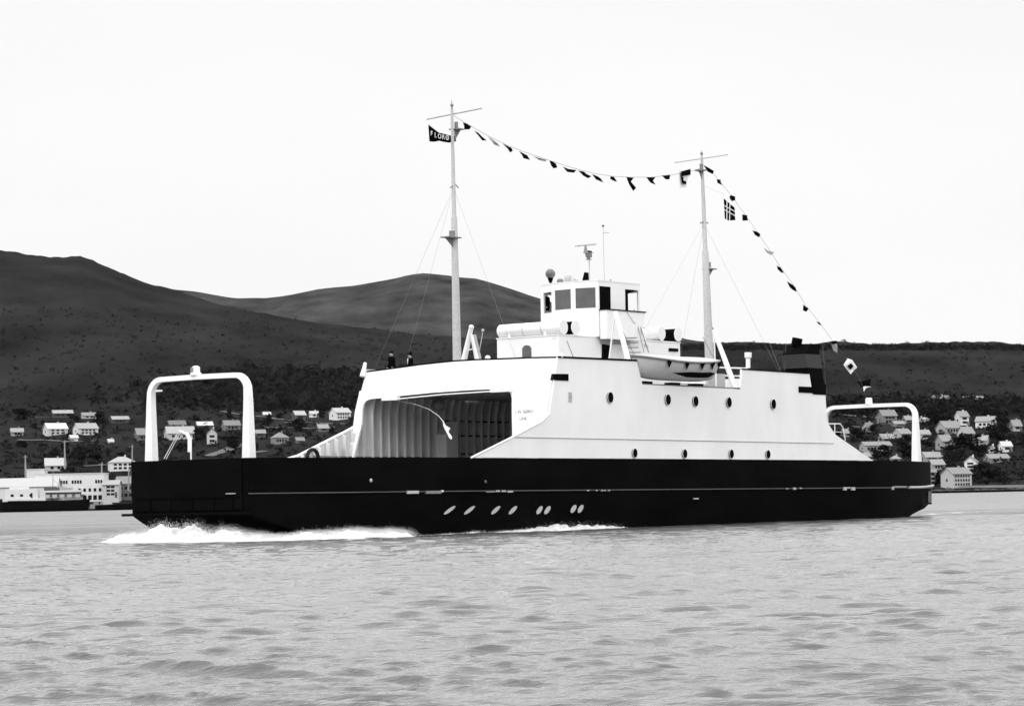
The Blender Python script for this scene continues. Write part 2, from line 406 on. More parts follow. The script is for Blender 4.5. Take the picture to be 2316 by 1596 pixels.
# lettering on the front wall
def text(name, body, size, parent, mw, m_, ext=.004):
    c = bpy.data.curves.new(name, 'FONT'); c.body = body; c.size = size; c.extrude = ext; c.align_x = 'CENTER'
    c.materials.append(m_); o = bpy.data.objects.new(name, c); COL.objects.link(o); bpy.context.view_layer.update()
    me_ = bpy.data.meshes.new_from_object(o.evaluated_get(bpy.context.evaluated_depsgraph_get())); bpy.data.objects.remove(o)
    me_.materials.clear(); me_.materials.append(m_); o = bpy.data.objects.new(name, me_); COL.objects.link(o); o.parent = parent; o.matrix_local = mw; return o
TX = Matrix(((0, 0, -1, 0), (-1, 0, 0, 0), (0, 1, 0, 0), (0, 0, 0, 1)))
c = fw(5.0, 5.85) + Vector((-.03, 0, 0)); text('lettering', 'LW SØRD', .26, SHIP, Matrix.Translation(c) @ TX, midgrey)
c = fw(5.0, 5.5) + Vector((-.03, 0, 0)); text('lettering', 'LINE', .24, SHIP, Matrix.Translation(c) @ TX, midgrey)

# ---- upper deck
ud = MB(); ud.plate([V(19.7, 6.36, SD-.1), V(45.3, 6.36, SD-.1), V(45.3, -6.36, SD-.1), V(19.7, -6.36, SD-.1)], (0, 0, .1)).build('upper_deck', deckm, SHIP)
# bulwark step where the boat recess starts
MB().plate([V(45.28, 6.36, SD), V(45.28, -6.36, SD), V(45.28, -6.36, 8.5), V(45.28, 5.5, 8.5)], (.1, 0, 0)).build('aft_bulwark', white, SHIP)
# ---- deckhouse
b = MB(); b.box(tuple(V(25.7, 2.1, SD)), tuple(V(37.0, -2.1, 10.2)))
dh = b.build('deckhouse', white2, SHIP)
b = MB(); b.box(tuple(V(25.66, 2.13, 10.2)), tuple(V(37.04, -2.13, 10.26))).build('roof', white2, dh)
# front window with rounded top
c0 = hit(1192, 797, s=25.7); pts = []
for (du, dz) in [(-.3, -.55), (.3, -.55), (.3, .22), (.2, .35), (0, .4), (-.2, .35), (-.3, .22)]: pts.append(V(25.69, c0[1]+du, c0[2]+dz))
MB().plate(pts, (-.03, 0, 0)).build('window', glassg, dh)
a, b1, c1, d1 = [H(x, y, t=2.11) for x, y in ((1361, 815), (1379, 815), (1379, 780), (1361, 778))]
MB().plate([a, b1, c1, d1], (0, -.03, 0)).build('door', black2, dh)
a, b1, c1, d1 = [H(x, y, t=2.115) for x, y in ((1512, 794), (1533, 795), (1533, 788), (1513, 787))]
MB().plate([a, b1, c1, d1], (0, -.04, 0)).build('window', black2, dh)
a, b1, c1, d1 = [H(x, y, t=2.11) for x, y in ((1357, 778), (1424, 780), (1424, 764), (1357, 764))]
MB().plate([a, b1, c1, d1], (0, -.02, 0)).build('wing_shade_panel', lightgrey, dh)  # grey plate paints the shade under the bridge wing box
for px in (1290, 1500):
    c = H(px-38, 750+0, t=2.14); c.z = 10.0
    MB().box(tuple(c-Vector((.2, .06, .05))), tuple(c+Vector((.2, .02, .05)))).build('deck_lamp', lampw, dh)

# ---- wheelhouse tower
PL = [(29.05, 2.27), (28.65, .83), (28.83, -.69), (29.3, -1.84), (32.75, -1.84), (33.2, -.69), (33.35, .83), (32.96, 2.27)]
ZW0, ZW1 = 10.26, 13.27
wh = MB(); panes = []
def facet(i, wins):
    (s0, t0), (s1, t1) = PL[i], PL[(i+1) % 8]
    d = Vector((s1-s0, t1-t0)); n = Vector((d.y, -d.x)).normalized()
    cen = Vector((31, .2)); mid = Vector(((s0+s1)/2, (t0+t1)/2))
    if n.dot(mid-cen) < 0: n = -n
    Pt = lambda u, z: V(s0+d.x*u, t0+d.y*u, z)
    holes = [[Pt(u0, z0), Pt(u1, z0), Pt(u1, z1), Pt(u0, z1)] for (u0, u1, z0, z1, kind) in wins]
    wh.plate([Pt(0, ZW0), Pt(1, ZW0), Pt(1, ZW1), Pt(0, ZW1)], Vector((-n.x, n.y, 0))*.07, holes)
    for h_, wn in zip(holes, wins): panes.append((h_, wn[4], Vector((-n.x, n.y, 0))))
facet(0, [(.10, .88, 11.82, 12.92, 'g')])
facet(1, [(.08, .86, 11.82, 12.9, 'g')])
facet(2, [(.05, .75, 11.72, 12.85, 'o')])
facet(3, [(.1, .42, 11.9, 12.8, 'o'), (.55, .92, 11.9, 12.8, 'o')])
facet(4, [(.2, .8, 11.8, 12.85, 'o')])
facet(5, [(.12, .88, 11.8, 12.85, 'o')])
facet(6, [(.12, .88, 11.8, 12.85, 'o')])
facet(7, [(.04, .36, 11.74, 12.95, 'o'), (.70, .97, 11.72, 13.0, 'd')])
wheel = wh.build('wheelhouse', white2, SHIP)
for h_, kind, n in panes:
    if kind == 'o': continue
    MB().plate([p+n*.025 for p in h_], n*.015).build('window' if kind == 'g' else 'door', glassg if kind == 'g' else black2, wheel)
rf = MB(); rf.plate([V(31+(s-31)*1.01, .2+(t-.2)*1.01, 13.27) for s, t in PL], (0, 0, .05)).build('roof', white2, wheel)
MB().plate([V(31+(s-31)*.97, .2+(t-.2)*.97, 11.2) for s, t in PL], (0, 0, .05)).build('floor', midgrey, wheel)
fr = MB(); fr.box(tuple(V(31.55, 2.18, 11.75)), tuple(V(31.95, 2.1, 12.95))); fr.plate([V(31.9, 2.14, 12.95), V(32.8, 2.14, 12.95), V(31.9, 2.14, 12.72)], (0, .04, 0)); fr.build('dark_interior_strips', black2, wheel)  # black strips stand in for the dark interior seen through the opening
MB().box(tuple(V(29.6, -.2, 11.25)), tuple(V(30.0, .9, 12.15))).build('console', midgrey, wheel)
# bridge wing box with dark landing edge
wg = MB(); wg.plate([V(29.15, 2.75, 10.12), V(32.3, 2.75, 10.12), V(32.75, 2.75, 11.68), V(29.15, 2.75, 11.68)], (0, .46, 0))
wing = wg.build('bridge_wing', white2, SHIP)
MB().box(tuple(V(29.1, 2.8, 11.68)), tuple(V(32.8, 2.28, 11.74))).build('landing', black2, wing)
MB().tube([V(31, 2.77, 11.65), V(31.6, 2.78, 11.1), V(33.4, 2.5, 10.7)], .012, 4).build('cable', wire, wing)
# roof gear
g = empty('searchlight', (0, 0, 0)); g.parent = SHIP
pc = H(1244.8, 619.9, s=28.95)
MB().ball(pc+Vector((0, 0, .02)), .275, 14, (1, 1, 1.02)).build('lamp_drum', mat('searchlight_metal', .12, .35, .5, .3, 3), g, smooth='all')
MB().tube([pc+Vector((0, 0, -.2)), pc+Vector((0, 0, -.35)), pc+Vector((0, 0, -.55))], [.16, .12, .03], 10).build('stand', black2, g, smooth=True)
g = empty('radar', (0, 0, 0)); g.parent = SHIP
rb = H(1333.5, 637, t=0); rt = H(1330, 577, t=0)
MB().tube([rb, Vector((rb.x, rb.y, rt.z-.2))], .035, 8).build('post', lightgrey, g)
MB().tube([Vector((rb.x-.05, rb.y, rt.z+z)) for z in (-.25, -.15, -.1, .1, .14)], [.2, .08, .16, .2, .3], 12).build('gearbox', midgrey, g, smooth=True)
MB().box(tuple(Vector((rb.x-.15, rb.y-.05, rt.z-.1))), tuple(Vector((rb.x+.2, rb.y+.05, rt.z+.25)))).build('bracket', black2, g)
a, b1 = H(1300, 556.5, t=-.4), H(1348.5, 552, t=.55)
MB().tube([a, b1], .055, 6).build('scanner', lightgrey, g)
MB().tube([(a+b1)/2-Vector((0, 0, .45)), (a+b1)/2], [.13, .04], 8).build('turning_gear', midgrey, g)
wa = H(1367, 637, t=-.8); MB().tube([wa, H(1364, 513, t=-.8)], .010, 5).build('whip_aerial', wire, SHIP)
MB().ball(H(1364, 511, t=-.8), .06, 8).build('aerial_cap', black2, SHIP, smooth='all')
MB().tube([H(1364, 527, t=-.8), H(1378, 526, t=-.8)], .012, 4).build('aerial_arm', wire, SHIP)
for (x, y, r_, sc_, q) in ((1267, 636, .2, (1, 1, .8), midgrey), (1285, 631, .24, (1, 1, 1.2), lightgrey), (1296, 634, .17, (1, 1, 1), lightgrey), (1306, 637, .1, (1, 1, 1), midgrey)):
    MB().ball(H(x, y, s=29.9), r_, 10, sc_).build('roof_dome', q, SHIP, smooth='all')
p = H(1321, 634, s=29.9)
MB().plate([p+Vector((0, .2, -.2)), p+Vector((0, -.2, -.2)), p+Vector((0, -.17, .42)), p+Vector((0, -.02, .45))], (.2, 0, 0)).build('horn_box', black2, SHIP)
MB().ball(H(1381, 634, t=1.5), .06, 6).build('roof_lamp', midgrey, SHIP, smooth='all')
# ---- raft canisters on the deckhouse roof
def canister(s, t0, t1, zc, r_, body, label, bands):
    root = onship('raft_canister', s, (t0+t1)/2, 10.26); M0 = SHIP_M @ Matrix.Translation(V(s, (t0+t1)/2, 10.26)); h = zc-10.26; L_ = (t1-t0)/2
    # local: y runs across the ship (towards the viewer = -y)
    MB().tube([(0, -L_, h), (0, -L_+.02, h), (0, L_-.06, h), (0, L_, h)], [r_*.98, r_, r_, r_*.85], 20).build('body', body, root, smooth=True)
    MB().tube([(0, -L_-.05, h), (0, -L_-.005, h)], r_*1.08, 20).build('end_disc', lampw, root, smooth=True)
    for q in bands: MB().tube([(0, q-.02, h), (0, q+.02, h)], r_*1.04, 20).build('strap', lightgrey, root, smooth=True)
    for q in (-L_*.55, L_*.6): MB().box((-r_*.9, q-.08, 0), (r_*.9, q+.08, h-r_*.55)).build('cradle', white2, root)
    tag(root, label, 'raft canister', 'raft canisters on the deckhouse roof'); return root
zc = hit(1258, 738, t=2.1)
canister(26.05, -2.15, zc[1], zc[2]-.02, .36, lampw, 'long white cylindrical raft canister at the front edge of the deckhouse roof, lying across it', (-.9, .35))
q = hit(1301, 741, t=2.15); canister(q[0], -1.9, 2.15, q[2], .35, black2, 'black raft canister with white round end behind the long white one at the front', ())
q = hit(1495, 754, t=2.15); canister(q[0], -1.9, 2.15, q[2], .35, lampw, 'white raft canister with grey shaded side on the roof aft of the wheelhouse', (.6,))
q = hit(1533, 757, t=2.15); canister(q[0], -1.9, 2.15, q[2], .35, black2, 'black raft canister with white round end, aftmost on the deckhouse roof', ())
# ladder aft of the wing
b = MB(); a0, a1 = H(1437, 703, t=2.5), H(1467, 797, t=3.1); c0_, c1_ = H(1413, 745, t=2.5), H(1427, 800, t=3.1)
lad = MB().tube([a0, a1], .03, 6).tube([a0+Vector((-.12, 0, .1)), a1+Vector((-.45, 0, 0))], .02, 6).build('ladder', wire, SHIP)
for k, (x0, x1, y) in enumerate(((1412, 1440, 764), (1417, 1443, 775), (1420, 1444, 786), (1423, 1449, 797))):
    MB().tube([H(x0, y, t=2.9), H(x1, y-.5, t=2.9)], .03, 6).build('rung', wire, lad)

# ---- masts
def mast(base, top, r0, r1, name='mast'):
    pts = [base.lerp(top, k) for k in (0, .3, .6, .61, .85, 1)]
    rr = [r0, r0*.86, r0*.68, r0*.5, r0*.38, r1]
    return MB().tube(pts, rr, 14).build(name, mastm, SHIP, smooth=True)
TF = -.5
mb_ = H(1034, 816, t=TF); mtop = H(1022, 246, t=TF); mb0 = mb_ + (mb_-mtop).normalized()*1.2
m1 = mast(mb0, mtop, .24, .07)
def yard(m_, x0, y0, x1, y1, s=None, t=0, r_=.045):
    MB().tube([H(x0, y0, t=t-1.1), H(x1, y1, t=t+1.1)], r_, 6).build('yard', lightgrey, m_)
yard(m1, 965, 270, 1090, 245, t=TF); 
MB().tube([mtop, mtop+Vector((0, 0, .45))], [.05, .01], 6).ball(mtop+Vector((0, 0, .18)), .09, 8).build('masthead_light', midgrey, m1, smooth=True)
def platform(m_, cx, cy, wl, wr, t, lamp_dx, lw=.15):
    z = hit(cx, cy, t=t); c = V(*z)
    a = H(cx-wl, cy, t=t); d = H(cx+wr, cy, t=t)
    b_ = MB(); b_.box((min(a.x, d.x), c.y-.3, c.z-.03), (max(a.x, d.x), c.y+.3, c.z+.03))
    e = a if wl > wr else d
    b_.plate([c+Vector((0, -.02, -.6)), c+Vector((0, -.02, -.02)), Vector((e.x, c.y-.02, c.z-.02))], (0, .04, 0))
    b_.build('lamp_platform', midgrey, m_)
    l = H(cx+lamp_dx, cy-9, t=t); MB().tube([l+Vector((0, 0, -.15)), l+Vector((0, 0, .16))], lw, 10).build('mast_lamp', midgrey, m_, smooth=True)
platform(m1, 1028, 538, 22, 6, TF, -6); platform(m1, 1028, 292, 3, 13, TF, 4, .1)
for px in (1018, 1037): MB().tube([H(px, 425, t=TF), H(1028, 415, t=TF)], .03, 5).build('cleat', midgrey, m1)
TA = .2
ab = H(1604, 805, t=TA); at_ = H(1587, 352, t=TA)
zdeck = ab + (ab-at_).normalized()*(2.4)
m2 = mast(zdeck, at_, .28, .07)
yard(m2, 1526, 368, 1646, 350, t=TA, r_=.035)
MB().tube([at_, at_+Vector((0, 0, .3))], [.05, .01], 6).ball(at_+Vector((0, 0, .12)), .09, 8).build('masthead_light', midgrey, m2, smooth=True)
platform(m2, 1600, 608, 3, 12, TA, 4, .1); platform(m2, 1588, 386, 8, 2, TA, -2, .1)
for px in (1584, 1601): MB().tube([H(px, 505, t=TA), H(1592, 500, t=TA)], .04, 5).build('cleat', midgrey, m2)
MB().ball(H(1607, 745, t=TA), .2, 8).build('winch', midgrey, m2, smooth='all')
# stays
def stay(p, q, r_=.014): MB().tube([p, q], r_*.42, 4).build('stay', wire, SHIP)
ms = H(1026, 425, t=TF)
stay(ms, H(850, 828, t=-5.9)); stay(ms, H(918, 822, t=-2.5)); stay(ms, H(1215, 944, s=18.85), .016); stay(ms, H(1140, 738, t=-1.9)); stay(H(1030, 640, t=TF), H(1044, 770, t=TF+.1), .012)
as_ = H(1592, 505, t=TA)
stay(as_, H(1540, 800, t=-1.5)); stay(as_, H(1450, 760, t=-1.5), .01); stay(as_, H(1760, 838, t=3.5)); stay(H(1590, 420, t=TA), H(1640, 640-200, t=TA+.1), .012); stay(H(1740, 775, t=1), H(1765, 838, t=3), .016)
stay(H(1860, 770, t=6), H(1870, 900, t=6.2), .016); stay(H(1778, 775, t=5), H(1774, 850, t=5), .016)
# ---- derrick A-frame abaft the fore mast
af = empty('derrick', (0, 0, 0)); af.parent = SHIP
top_ = H(1066, 740, s=21.9)
MB().tube([H(1049, 816, s=21.9), top_], [.16, .12], 8).ball(top_, .14, 8).build('leg', white2, af, smooth=True)
MB().tube([H(1079, 814, s=21.9), top_+Vector((0, 0, -.4))], [.12, .08], 8).build('leg', white2, af, smooth=True)
MB().tube([H(1085, 814, s=22.4), H(1073, 757, s=22.4)], [.11, .09], 8).build('leg', lightgrey, af, smooth=True)
MB().tube([H(1058, 792, s=21.9), H(1072, 788, s=21.9)], .04, 6).build('brace', white2, af)
MB().tube([H(1082, 806, s=22.4), H(1092, 750, s=22.4)], .03, 6).ball(H(1092, 747, s=22.4), .08, 8).build('lever', lightgrey, af, smooth=True)
MB().ball(H(1103, 810, s=22.6), .16, 10).tube([H(1103, 811, s=22.6), H(1103, 811, s=22.6)-Vector((0, 0, 1.1))], .07, 8).build('mushroom_vent', lampw, SHIP, smooth='all')
# bow-corner floodlight
MB().ball(H(1268, 804, t=6.45), .15, 10).build('corner_lamp', lampw, SHIP, smooth='all')
MB().tube([H(1282, 790-20, t=3), H(1296, 806, t=3)], .03, 6).build('hook_rod', lightgrey, SHIP)
# ---- recess rails and white ventilator
MB().tube([H(1692, 832, t=3.5), H(1692, 811, t=3.5), H(1692, 808, t=3.5), H(1692, 797, t=3.5)], [.13, .13, .2, .21], 12).build('ventilator', white2, SHIP, smooth=True)
MB().box(tuple(V(36.6, 4.3, SD)), tuple(V(38.2, 4.2, 8.4))).build('locker', lightgrey, SHIP)
b = MB()
for y in (833, 851): b.tube([H(1625, y-2, t=2), H(1690, y, t=2)], .05, 6)
b.build('deck_rail', white2, SHIP)
MB().box(tuple(V(37.5, 1.6, SD)), tuple(V(42.2, 1.2, 8.0))).build('deck_bench', lightgrey, SHIP)
for s in (27.6, 30.2, 32.4): MB().box(tuple(V(s, 6.2, SD-.02)), tuple(V(s+.8, 5.7, SD+.14))).build('chock', black2, SHIP)
# ---- funnel on the near quarter
fn = MB()
def fp(px, py, t): return H(px, py, t=t)
sf = [fp(1833, 776, 6.3), fp(1853, 776, 6.3), fp(1867.5, 893, 6.53), fp(1841, 890, 6.53), fp(1833, 850, 6.5)]
z0f = sf[2].z
T0 = 5.0
def sec(z, sa, sb, t0, t1): return [V(sa, t1, z), V(sb, t1, z), V(sb, t0, z), V(sa, t0, z)]
h1 = hit(1833, 777, t=6.35); h2 = hit(1853, 777, t=6.35); h3 = hit(1868, 893, t=6.53); h4 = hit(1843, 850, t=6.53)
lv = [(SD-.2, 43.9, h3[0]+.02, 4.7, 6.53), (8.4, 43.6, h3[0]-.25, 4.75, 6.5), (9.0, 43.4, 45.05, 4.8, 6.45), (9.55, 43.3, 44.9, 4.82, 6.42), (h1[2], h1[0], h2[0], 4.85, 6.35)]
print('funnel', h1, h2, h3, h4)
def ring(z):
    zs = [l[0] for l in lv]; out_ = [float(np.interp(z, zs, [l[k] for l in lv])) for k in (1, 2, 3, 4)]
    return sec(z, *out_)
z_lo, z_hi = hit(1838, 832, t=6.4)[2], hit(1836, 801, t=6.4)[2]
def loft(zs, q, name, par):
    b_ = MB()
    for a, c in zip(zs[:-1], zs[1:]):
        A, B = ring(a), ring(c)
        for k in range(4): b_.quad(A[k], A[(k+1) % 4], B[(k+1) % 4], B[k])
    t_ = ring(zs[-1]); b_.quad(*t_); t_ = ring(zs[0]); b_.quad(*reversed(t_))
    return b_.build(name, q, par)
fun = loft([SD-.2, 8.3, z_lo], black2, 'funnel', SHIP)
loft([z_lo+.002, z_hi-.002], mat('funnel_band', .035, .6, .2, .1, 2), 'funnel_band', fun)
loft([z_hi, h1[2]], black2, 'funnel_top', fun)
MB().tube([V(44.0, 5.4, h1[2]-.05), V(44.0, 5.5, h1[2]+.36)], .3, 10).build('exhaust_pipe', black2, fun, smooth=True)
MB().plate([V(43.95, 6.515, 7.7), V(45.28, 6.515, 7.3), V(45.3, 6.515, 7.9), V(43.8, 6.515, 8.2)], (0, -.03, 0)).build('funnel_foot', black2, fun)
# ---- hoops at bow and stern
def hoop(s, xn, yn, xf, yf, zt_, lean=0):
    tn = hit(xn, yn, s=s)[1]; tf = hit(xf, yf, s=s)[1]
    rc = .75; path = [(tn, ZB-1.3), (tn, ZB), (tn, zt_-rc-.4)]
    for k in range(1, 7):
        a = math.pi/2*k/6; path.append((tn-rc+rc*math.cos(a), zt_-rc+rc*math.sin(a)))
    path += [(0, zt_+.02)]
    for k in range(0, 6):
        a = math.pi/2*k/6; path.append((tf+rc-rc*math.sin(a), zt_-rc+rc*math.cos(a)))
    path += [(tf, zt_-rc-.4), (tf, ZB), (tf, ZB-1.3)]
    n_ = len(path); b_ = MB(); rings = []
    for i, (t, z) in enumerate(path):
        p0 = path[max(0, i-1)]; p1 = path[min(n_-1, i+1)]
        d = Vector((p1[0]-p0[0], p1[1]-p0[1])).normalized(); nn = Vector((-d.y, d.x))
        lift = min(1, max(0, (z-ZB)/(zt_-ZB))); w = .25*(1-lift)+.115*lift; dep = .2*(1-lift)+.14*lift
        rings.append([V(s+sg*dep, t+nn.x*w*e, z+nn.y*w*e) for sg, e in ((-1, -1), (-1, 1), (1, 1), (1, -1))])
    for A, B in zip(rings[:-1], rings[1:]):
        for k in range(4): b_.quad(A[k], A[(k+1) % 4], B[(k+1) % 4], B[k])
    o = b_.build('gantry_hoop', white2, SHIP, smooth=True)
    return o, tn, tf
hp, tn, tf = hoop(.75, 563, 1028, 343, 1040, 7.36)
zb_ = 7.5
lp = H(443, 846, s=.75); lp.z = 7.46
MB().tube([lp, lp+Vector((0, 0, .12))], .26, 10).build('lamp_base', white2, hp)
MB().tube([lp+Vector((0, 0, .12)), lp+Vector((0, 0, .38)), lp+Vector((0, 0, .44))], [.2, .19, .08], 10).build('hoop_lamp', lampw, hp, smooth=True)
MB().box(tuple(lp+Vector((-.21, -.02, .14))), tuple(lp+Vector((-.15, .14, .36)))).build('lamp_lens', midgrey, hp)
a = H(345, 885-.5, s=.75); MB().tube([a+Vector((0, -.2, 0)), a+Vector((0, -.62, 0))], .05, 6).build('bracket', white2, hp)
hs, _, _ = hoop(61.0, 2073, 1040, 1868, 1040, 7.2)
lp = H(1965, 905, s=61); lp.z = 7.3
MB().tube([lp, lp+Vector((0, 0, .38)), lp+Vector((0, 0, .42))], [.23, .21, .15], 10).build('hoop_lamp', lampw, hs, smooth=True)
# bow jib with its stays
jb = empty('jib', (0, 0, 0)); jb.parent = SHIP
sj = 2.2
MB().tube([H(429, 1045, s=sj), H(429, 992, s=sj), H(424, 982, s=sj), H(406, 974, s=sj)], [.1, .1, .09, .05], 8).build('post', white2, jb, smooth=True)
for x in (371, 376): MB().tube([H(x, 1037, s=sj), H(x+34, 974, s=sj)], .02, 5).build('stay', white2, jb)
MB().ball(H(416, 1031, s=1.6), .22, 8, (1, 1.1, .9)).box(tuple(H(418, 1034, s=1.6)-Vector((.15, .2, 1.2))), tuple(H(418, 1034, s=1.6)+Vector((.15, .2, .25)))).build('covered_winch', rubber, SHIP)
# stern inside rails
b = MB(); b.tube([H(1872, 958, t=-1), H(1900, 958, t=-1), H(1906, 966, t=-1), H(1912, 996, t=-1)], .04, 6)
b.tube([H(1888, 958, t=-1), H(1888, 985, t=-1)], .035, 6); b.tube([H(1872, 975, t=-1), H(1903, 977, t=-1)], .02, 6); b.build('stair_rail', white2, SHIP, smooth=True)
MB().tube([V(s, -hb(s)+.1, ZB+.03) for s in (56, 58, 60, 61.5, 62.1)], .05, 6).build('bulwark_cap', lightgrey, SHIP, smooth=True)

# ------------------------------------------------------------------ things carried by the ship
# lifeboat
BT = 6.25
e0 = hit(1427, 803, t=BT); e1 = hit(1622, 818, t=BT)
bl = e1[0]-e0[0]; bc = (e0[0]+e1[0])/2; zg = hit(1536, 822, t=BT)[2]
LB = onship('lifeboat', bc, BT, zg-1.0)
tag(LB, 'white lifeboat with pale canvas cover and scalloped grab lines hanging from davits on the ferry', 'lifeboat')
print('boat', bl, zg, e0, e1)
N = 28; hullb = MB(); cov = MB(); rr_ = []
for i in range(N+1):
    u = -1+2*i/N; w = 1.15*max(0, (1-abs(u)**2.6))**.75+.015; x = u*bl/2
    sheer = .28*u*u; zk = -.95+.33*abs(u)**4; g = 0+sheer
    xk = x*(1-.10*abs(u)**3)
    row = []
    for j in range(11):
        a = math.pi*j/10; yy = -w*math.cos(a)*(abs(math.sin(a))**.0); pr = abs(math.cos(a))**1.1
        f = 1-abs(math.cos(a))**2.6
        row.append(Vector((x*(1-.0)+(xk-x)*f, yy*(1 if True else 0), 1.0+g+(zk-g)*f**.75)))
    rr_.append(row)
for i in range(N):
    for j in range(10): hullb.quad(rr_[i][j], rr_[i+1][j], rr_[i+1][j+1], rr_[i][j+1])
hullb.build('boat_hull', boatw, LB, smooth='all')
for i in range(N):
    for (k0, k1) in ((0, .35), (.35, .7), (.7, 1)):
        for sg in (-1, 1):
            def cp(ii, kk):
                r_ = rr_[ii]; y = r_[0].y*(1-kk)*sg*-1; return Vector((r_[0].x, -y if False else y, r_[0].z+.03+.34*math.sin(kk*math.pi/2)*max(.05, 1-abs(-1+2*ii/N)**3)))
            cov.quad(cp(i, k0), cp(i+1, k0), cp(i+1, k1), cp(i, k1))
cov.build('canvas_cover', canvas, LB, smooth='all')
for sg, jj in ((-1, 0), (1, 10)):
    MB().tube([r_[jj]+Vector((0, .03*sg, 0)) for r_ in rr_], .06, 6).build('gunwale', midgrey, LB, smooth=True)
band = MB()
for i in range(9, N-3):
    for_ = []
    for a, b_ in ((i, 0), (i+1, 0), (i+1, 1), (i, 1)):
        w_ = min(1, (a-9)/5, (N-3-a)/3); mid_ = rr_[a][2].lerp(rr_[a][3], .35); for_.append(mid_.lerp(rr_[a][2+b_], w_)+Vector((0, -.02, -.01)))
    band.quad(*for_)
band.build('bilge_band', black2, LB, smooth='all')
for k in (7, 12, 17, 21, 25):
    r_ = rr_[k]; p = r_[0]+Vector((0, -.07, 0)); q_ = r_[1]+Vector((.02, -.05, 0))
    MB().plate([p+Vector((-.22, 0, .0)), p+Vector((.24, 0, 0)), Vector((p.x-.05, q_.y-.03, p.z-.42))], (0, .03, 0)).build('canvas_lacing', black2, LB)
for k in (1, N-1):
    r_ = rr_[k]; MB().tube([r_[0]*.5+r_[10]*.5+Vector((0, 0, .1)), r_[0]*.5+r_[10]*.5+Vector((0, .7, 1.35))], .02, 5).build('fall_rope', wire, LB)
# davits belong to the ship
for (x0, y0, x1, y1, rt_, rb_) in ((1422, 816, 1391, 705, .12, .16), (1664, 878, 1614, 746, .11, .17)):
    base = hit(x1*0+x0, y0, t=6.2); s_ = base[0]
    topd = H(x1, y1, s=s_)
    dv = MB().tube([V(*base)-Vector((0, 0, .1)), V(*base).lerp(topd, .5), topd], [rb_, rb_*.85, rt_], 8).build('davit', white2, SHIP, smooth=True)
    MB().tube([topd, H(x0-44, y0-4, s=s_)], .05, 6).build('strut', white2, dv)
    MB().box(tuple(V(*base)-Vector((.35, .25, .12))), tuple(V(*base)+Vector((.35, .2, .02)))).build('foot', black2, dv)
# tyre fender on the far bulwark
ty = hit(707, 1030, t=-5.9); pts = [V(ty[0]+.2*0, -5.9, ty[2]) + Vector((.42*math.cos(a), 0, .42*math.sin(a)-.1)) for a in [2*math.pi*k/20 for k in range(21)]]
o = MB().tube(pts, .1, 8, caps=False).build('tyre_fender', rubber, smooth='all'); shipthing(o, V(*ty)); tag(o, 'black tyre fender hanging inside the white sloping bulwark near the bow', 'tyre')

# bent rod with white pennant inside the opening
sr = 19.6
pts = [H(x, y, s=sr) for x, y in ((862, 903), (905, 907), (940, 914), (970, 925), (992, 940), (1004, 955))]
o = MB().tube(pts, [.006, .007, .009, .012, .018, .022], 5).build('bent_line', lampw); shipthing(o, pts[0]); tag(o, 'thin pale line curving down inside the car deck opening', 'line')
q = [H(x, y, s=sr) for x, y in ((1001, 950), (1008, 962), (1018, 968), (1014, 976), (1022, 988), (1021, 994), (1016, 990), (1009, 976), (1003, 964))]
o = MB().plate(q, (.04, 0, 0)).build('pennant', clothw); shipthing(o, q[0]); tag(o, 'white twisted pennant hanging at the end of the curved line', 'pennant')

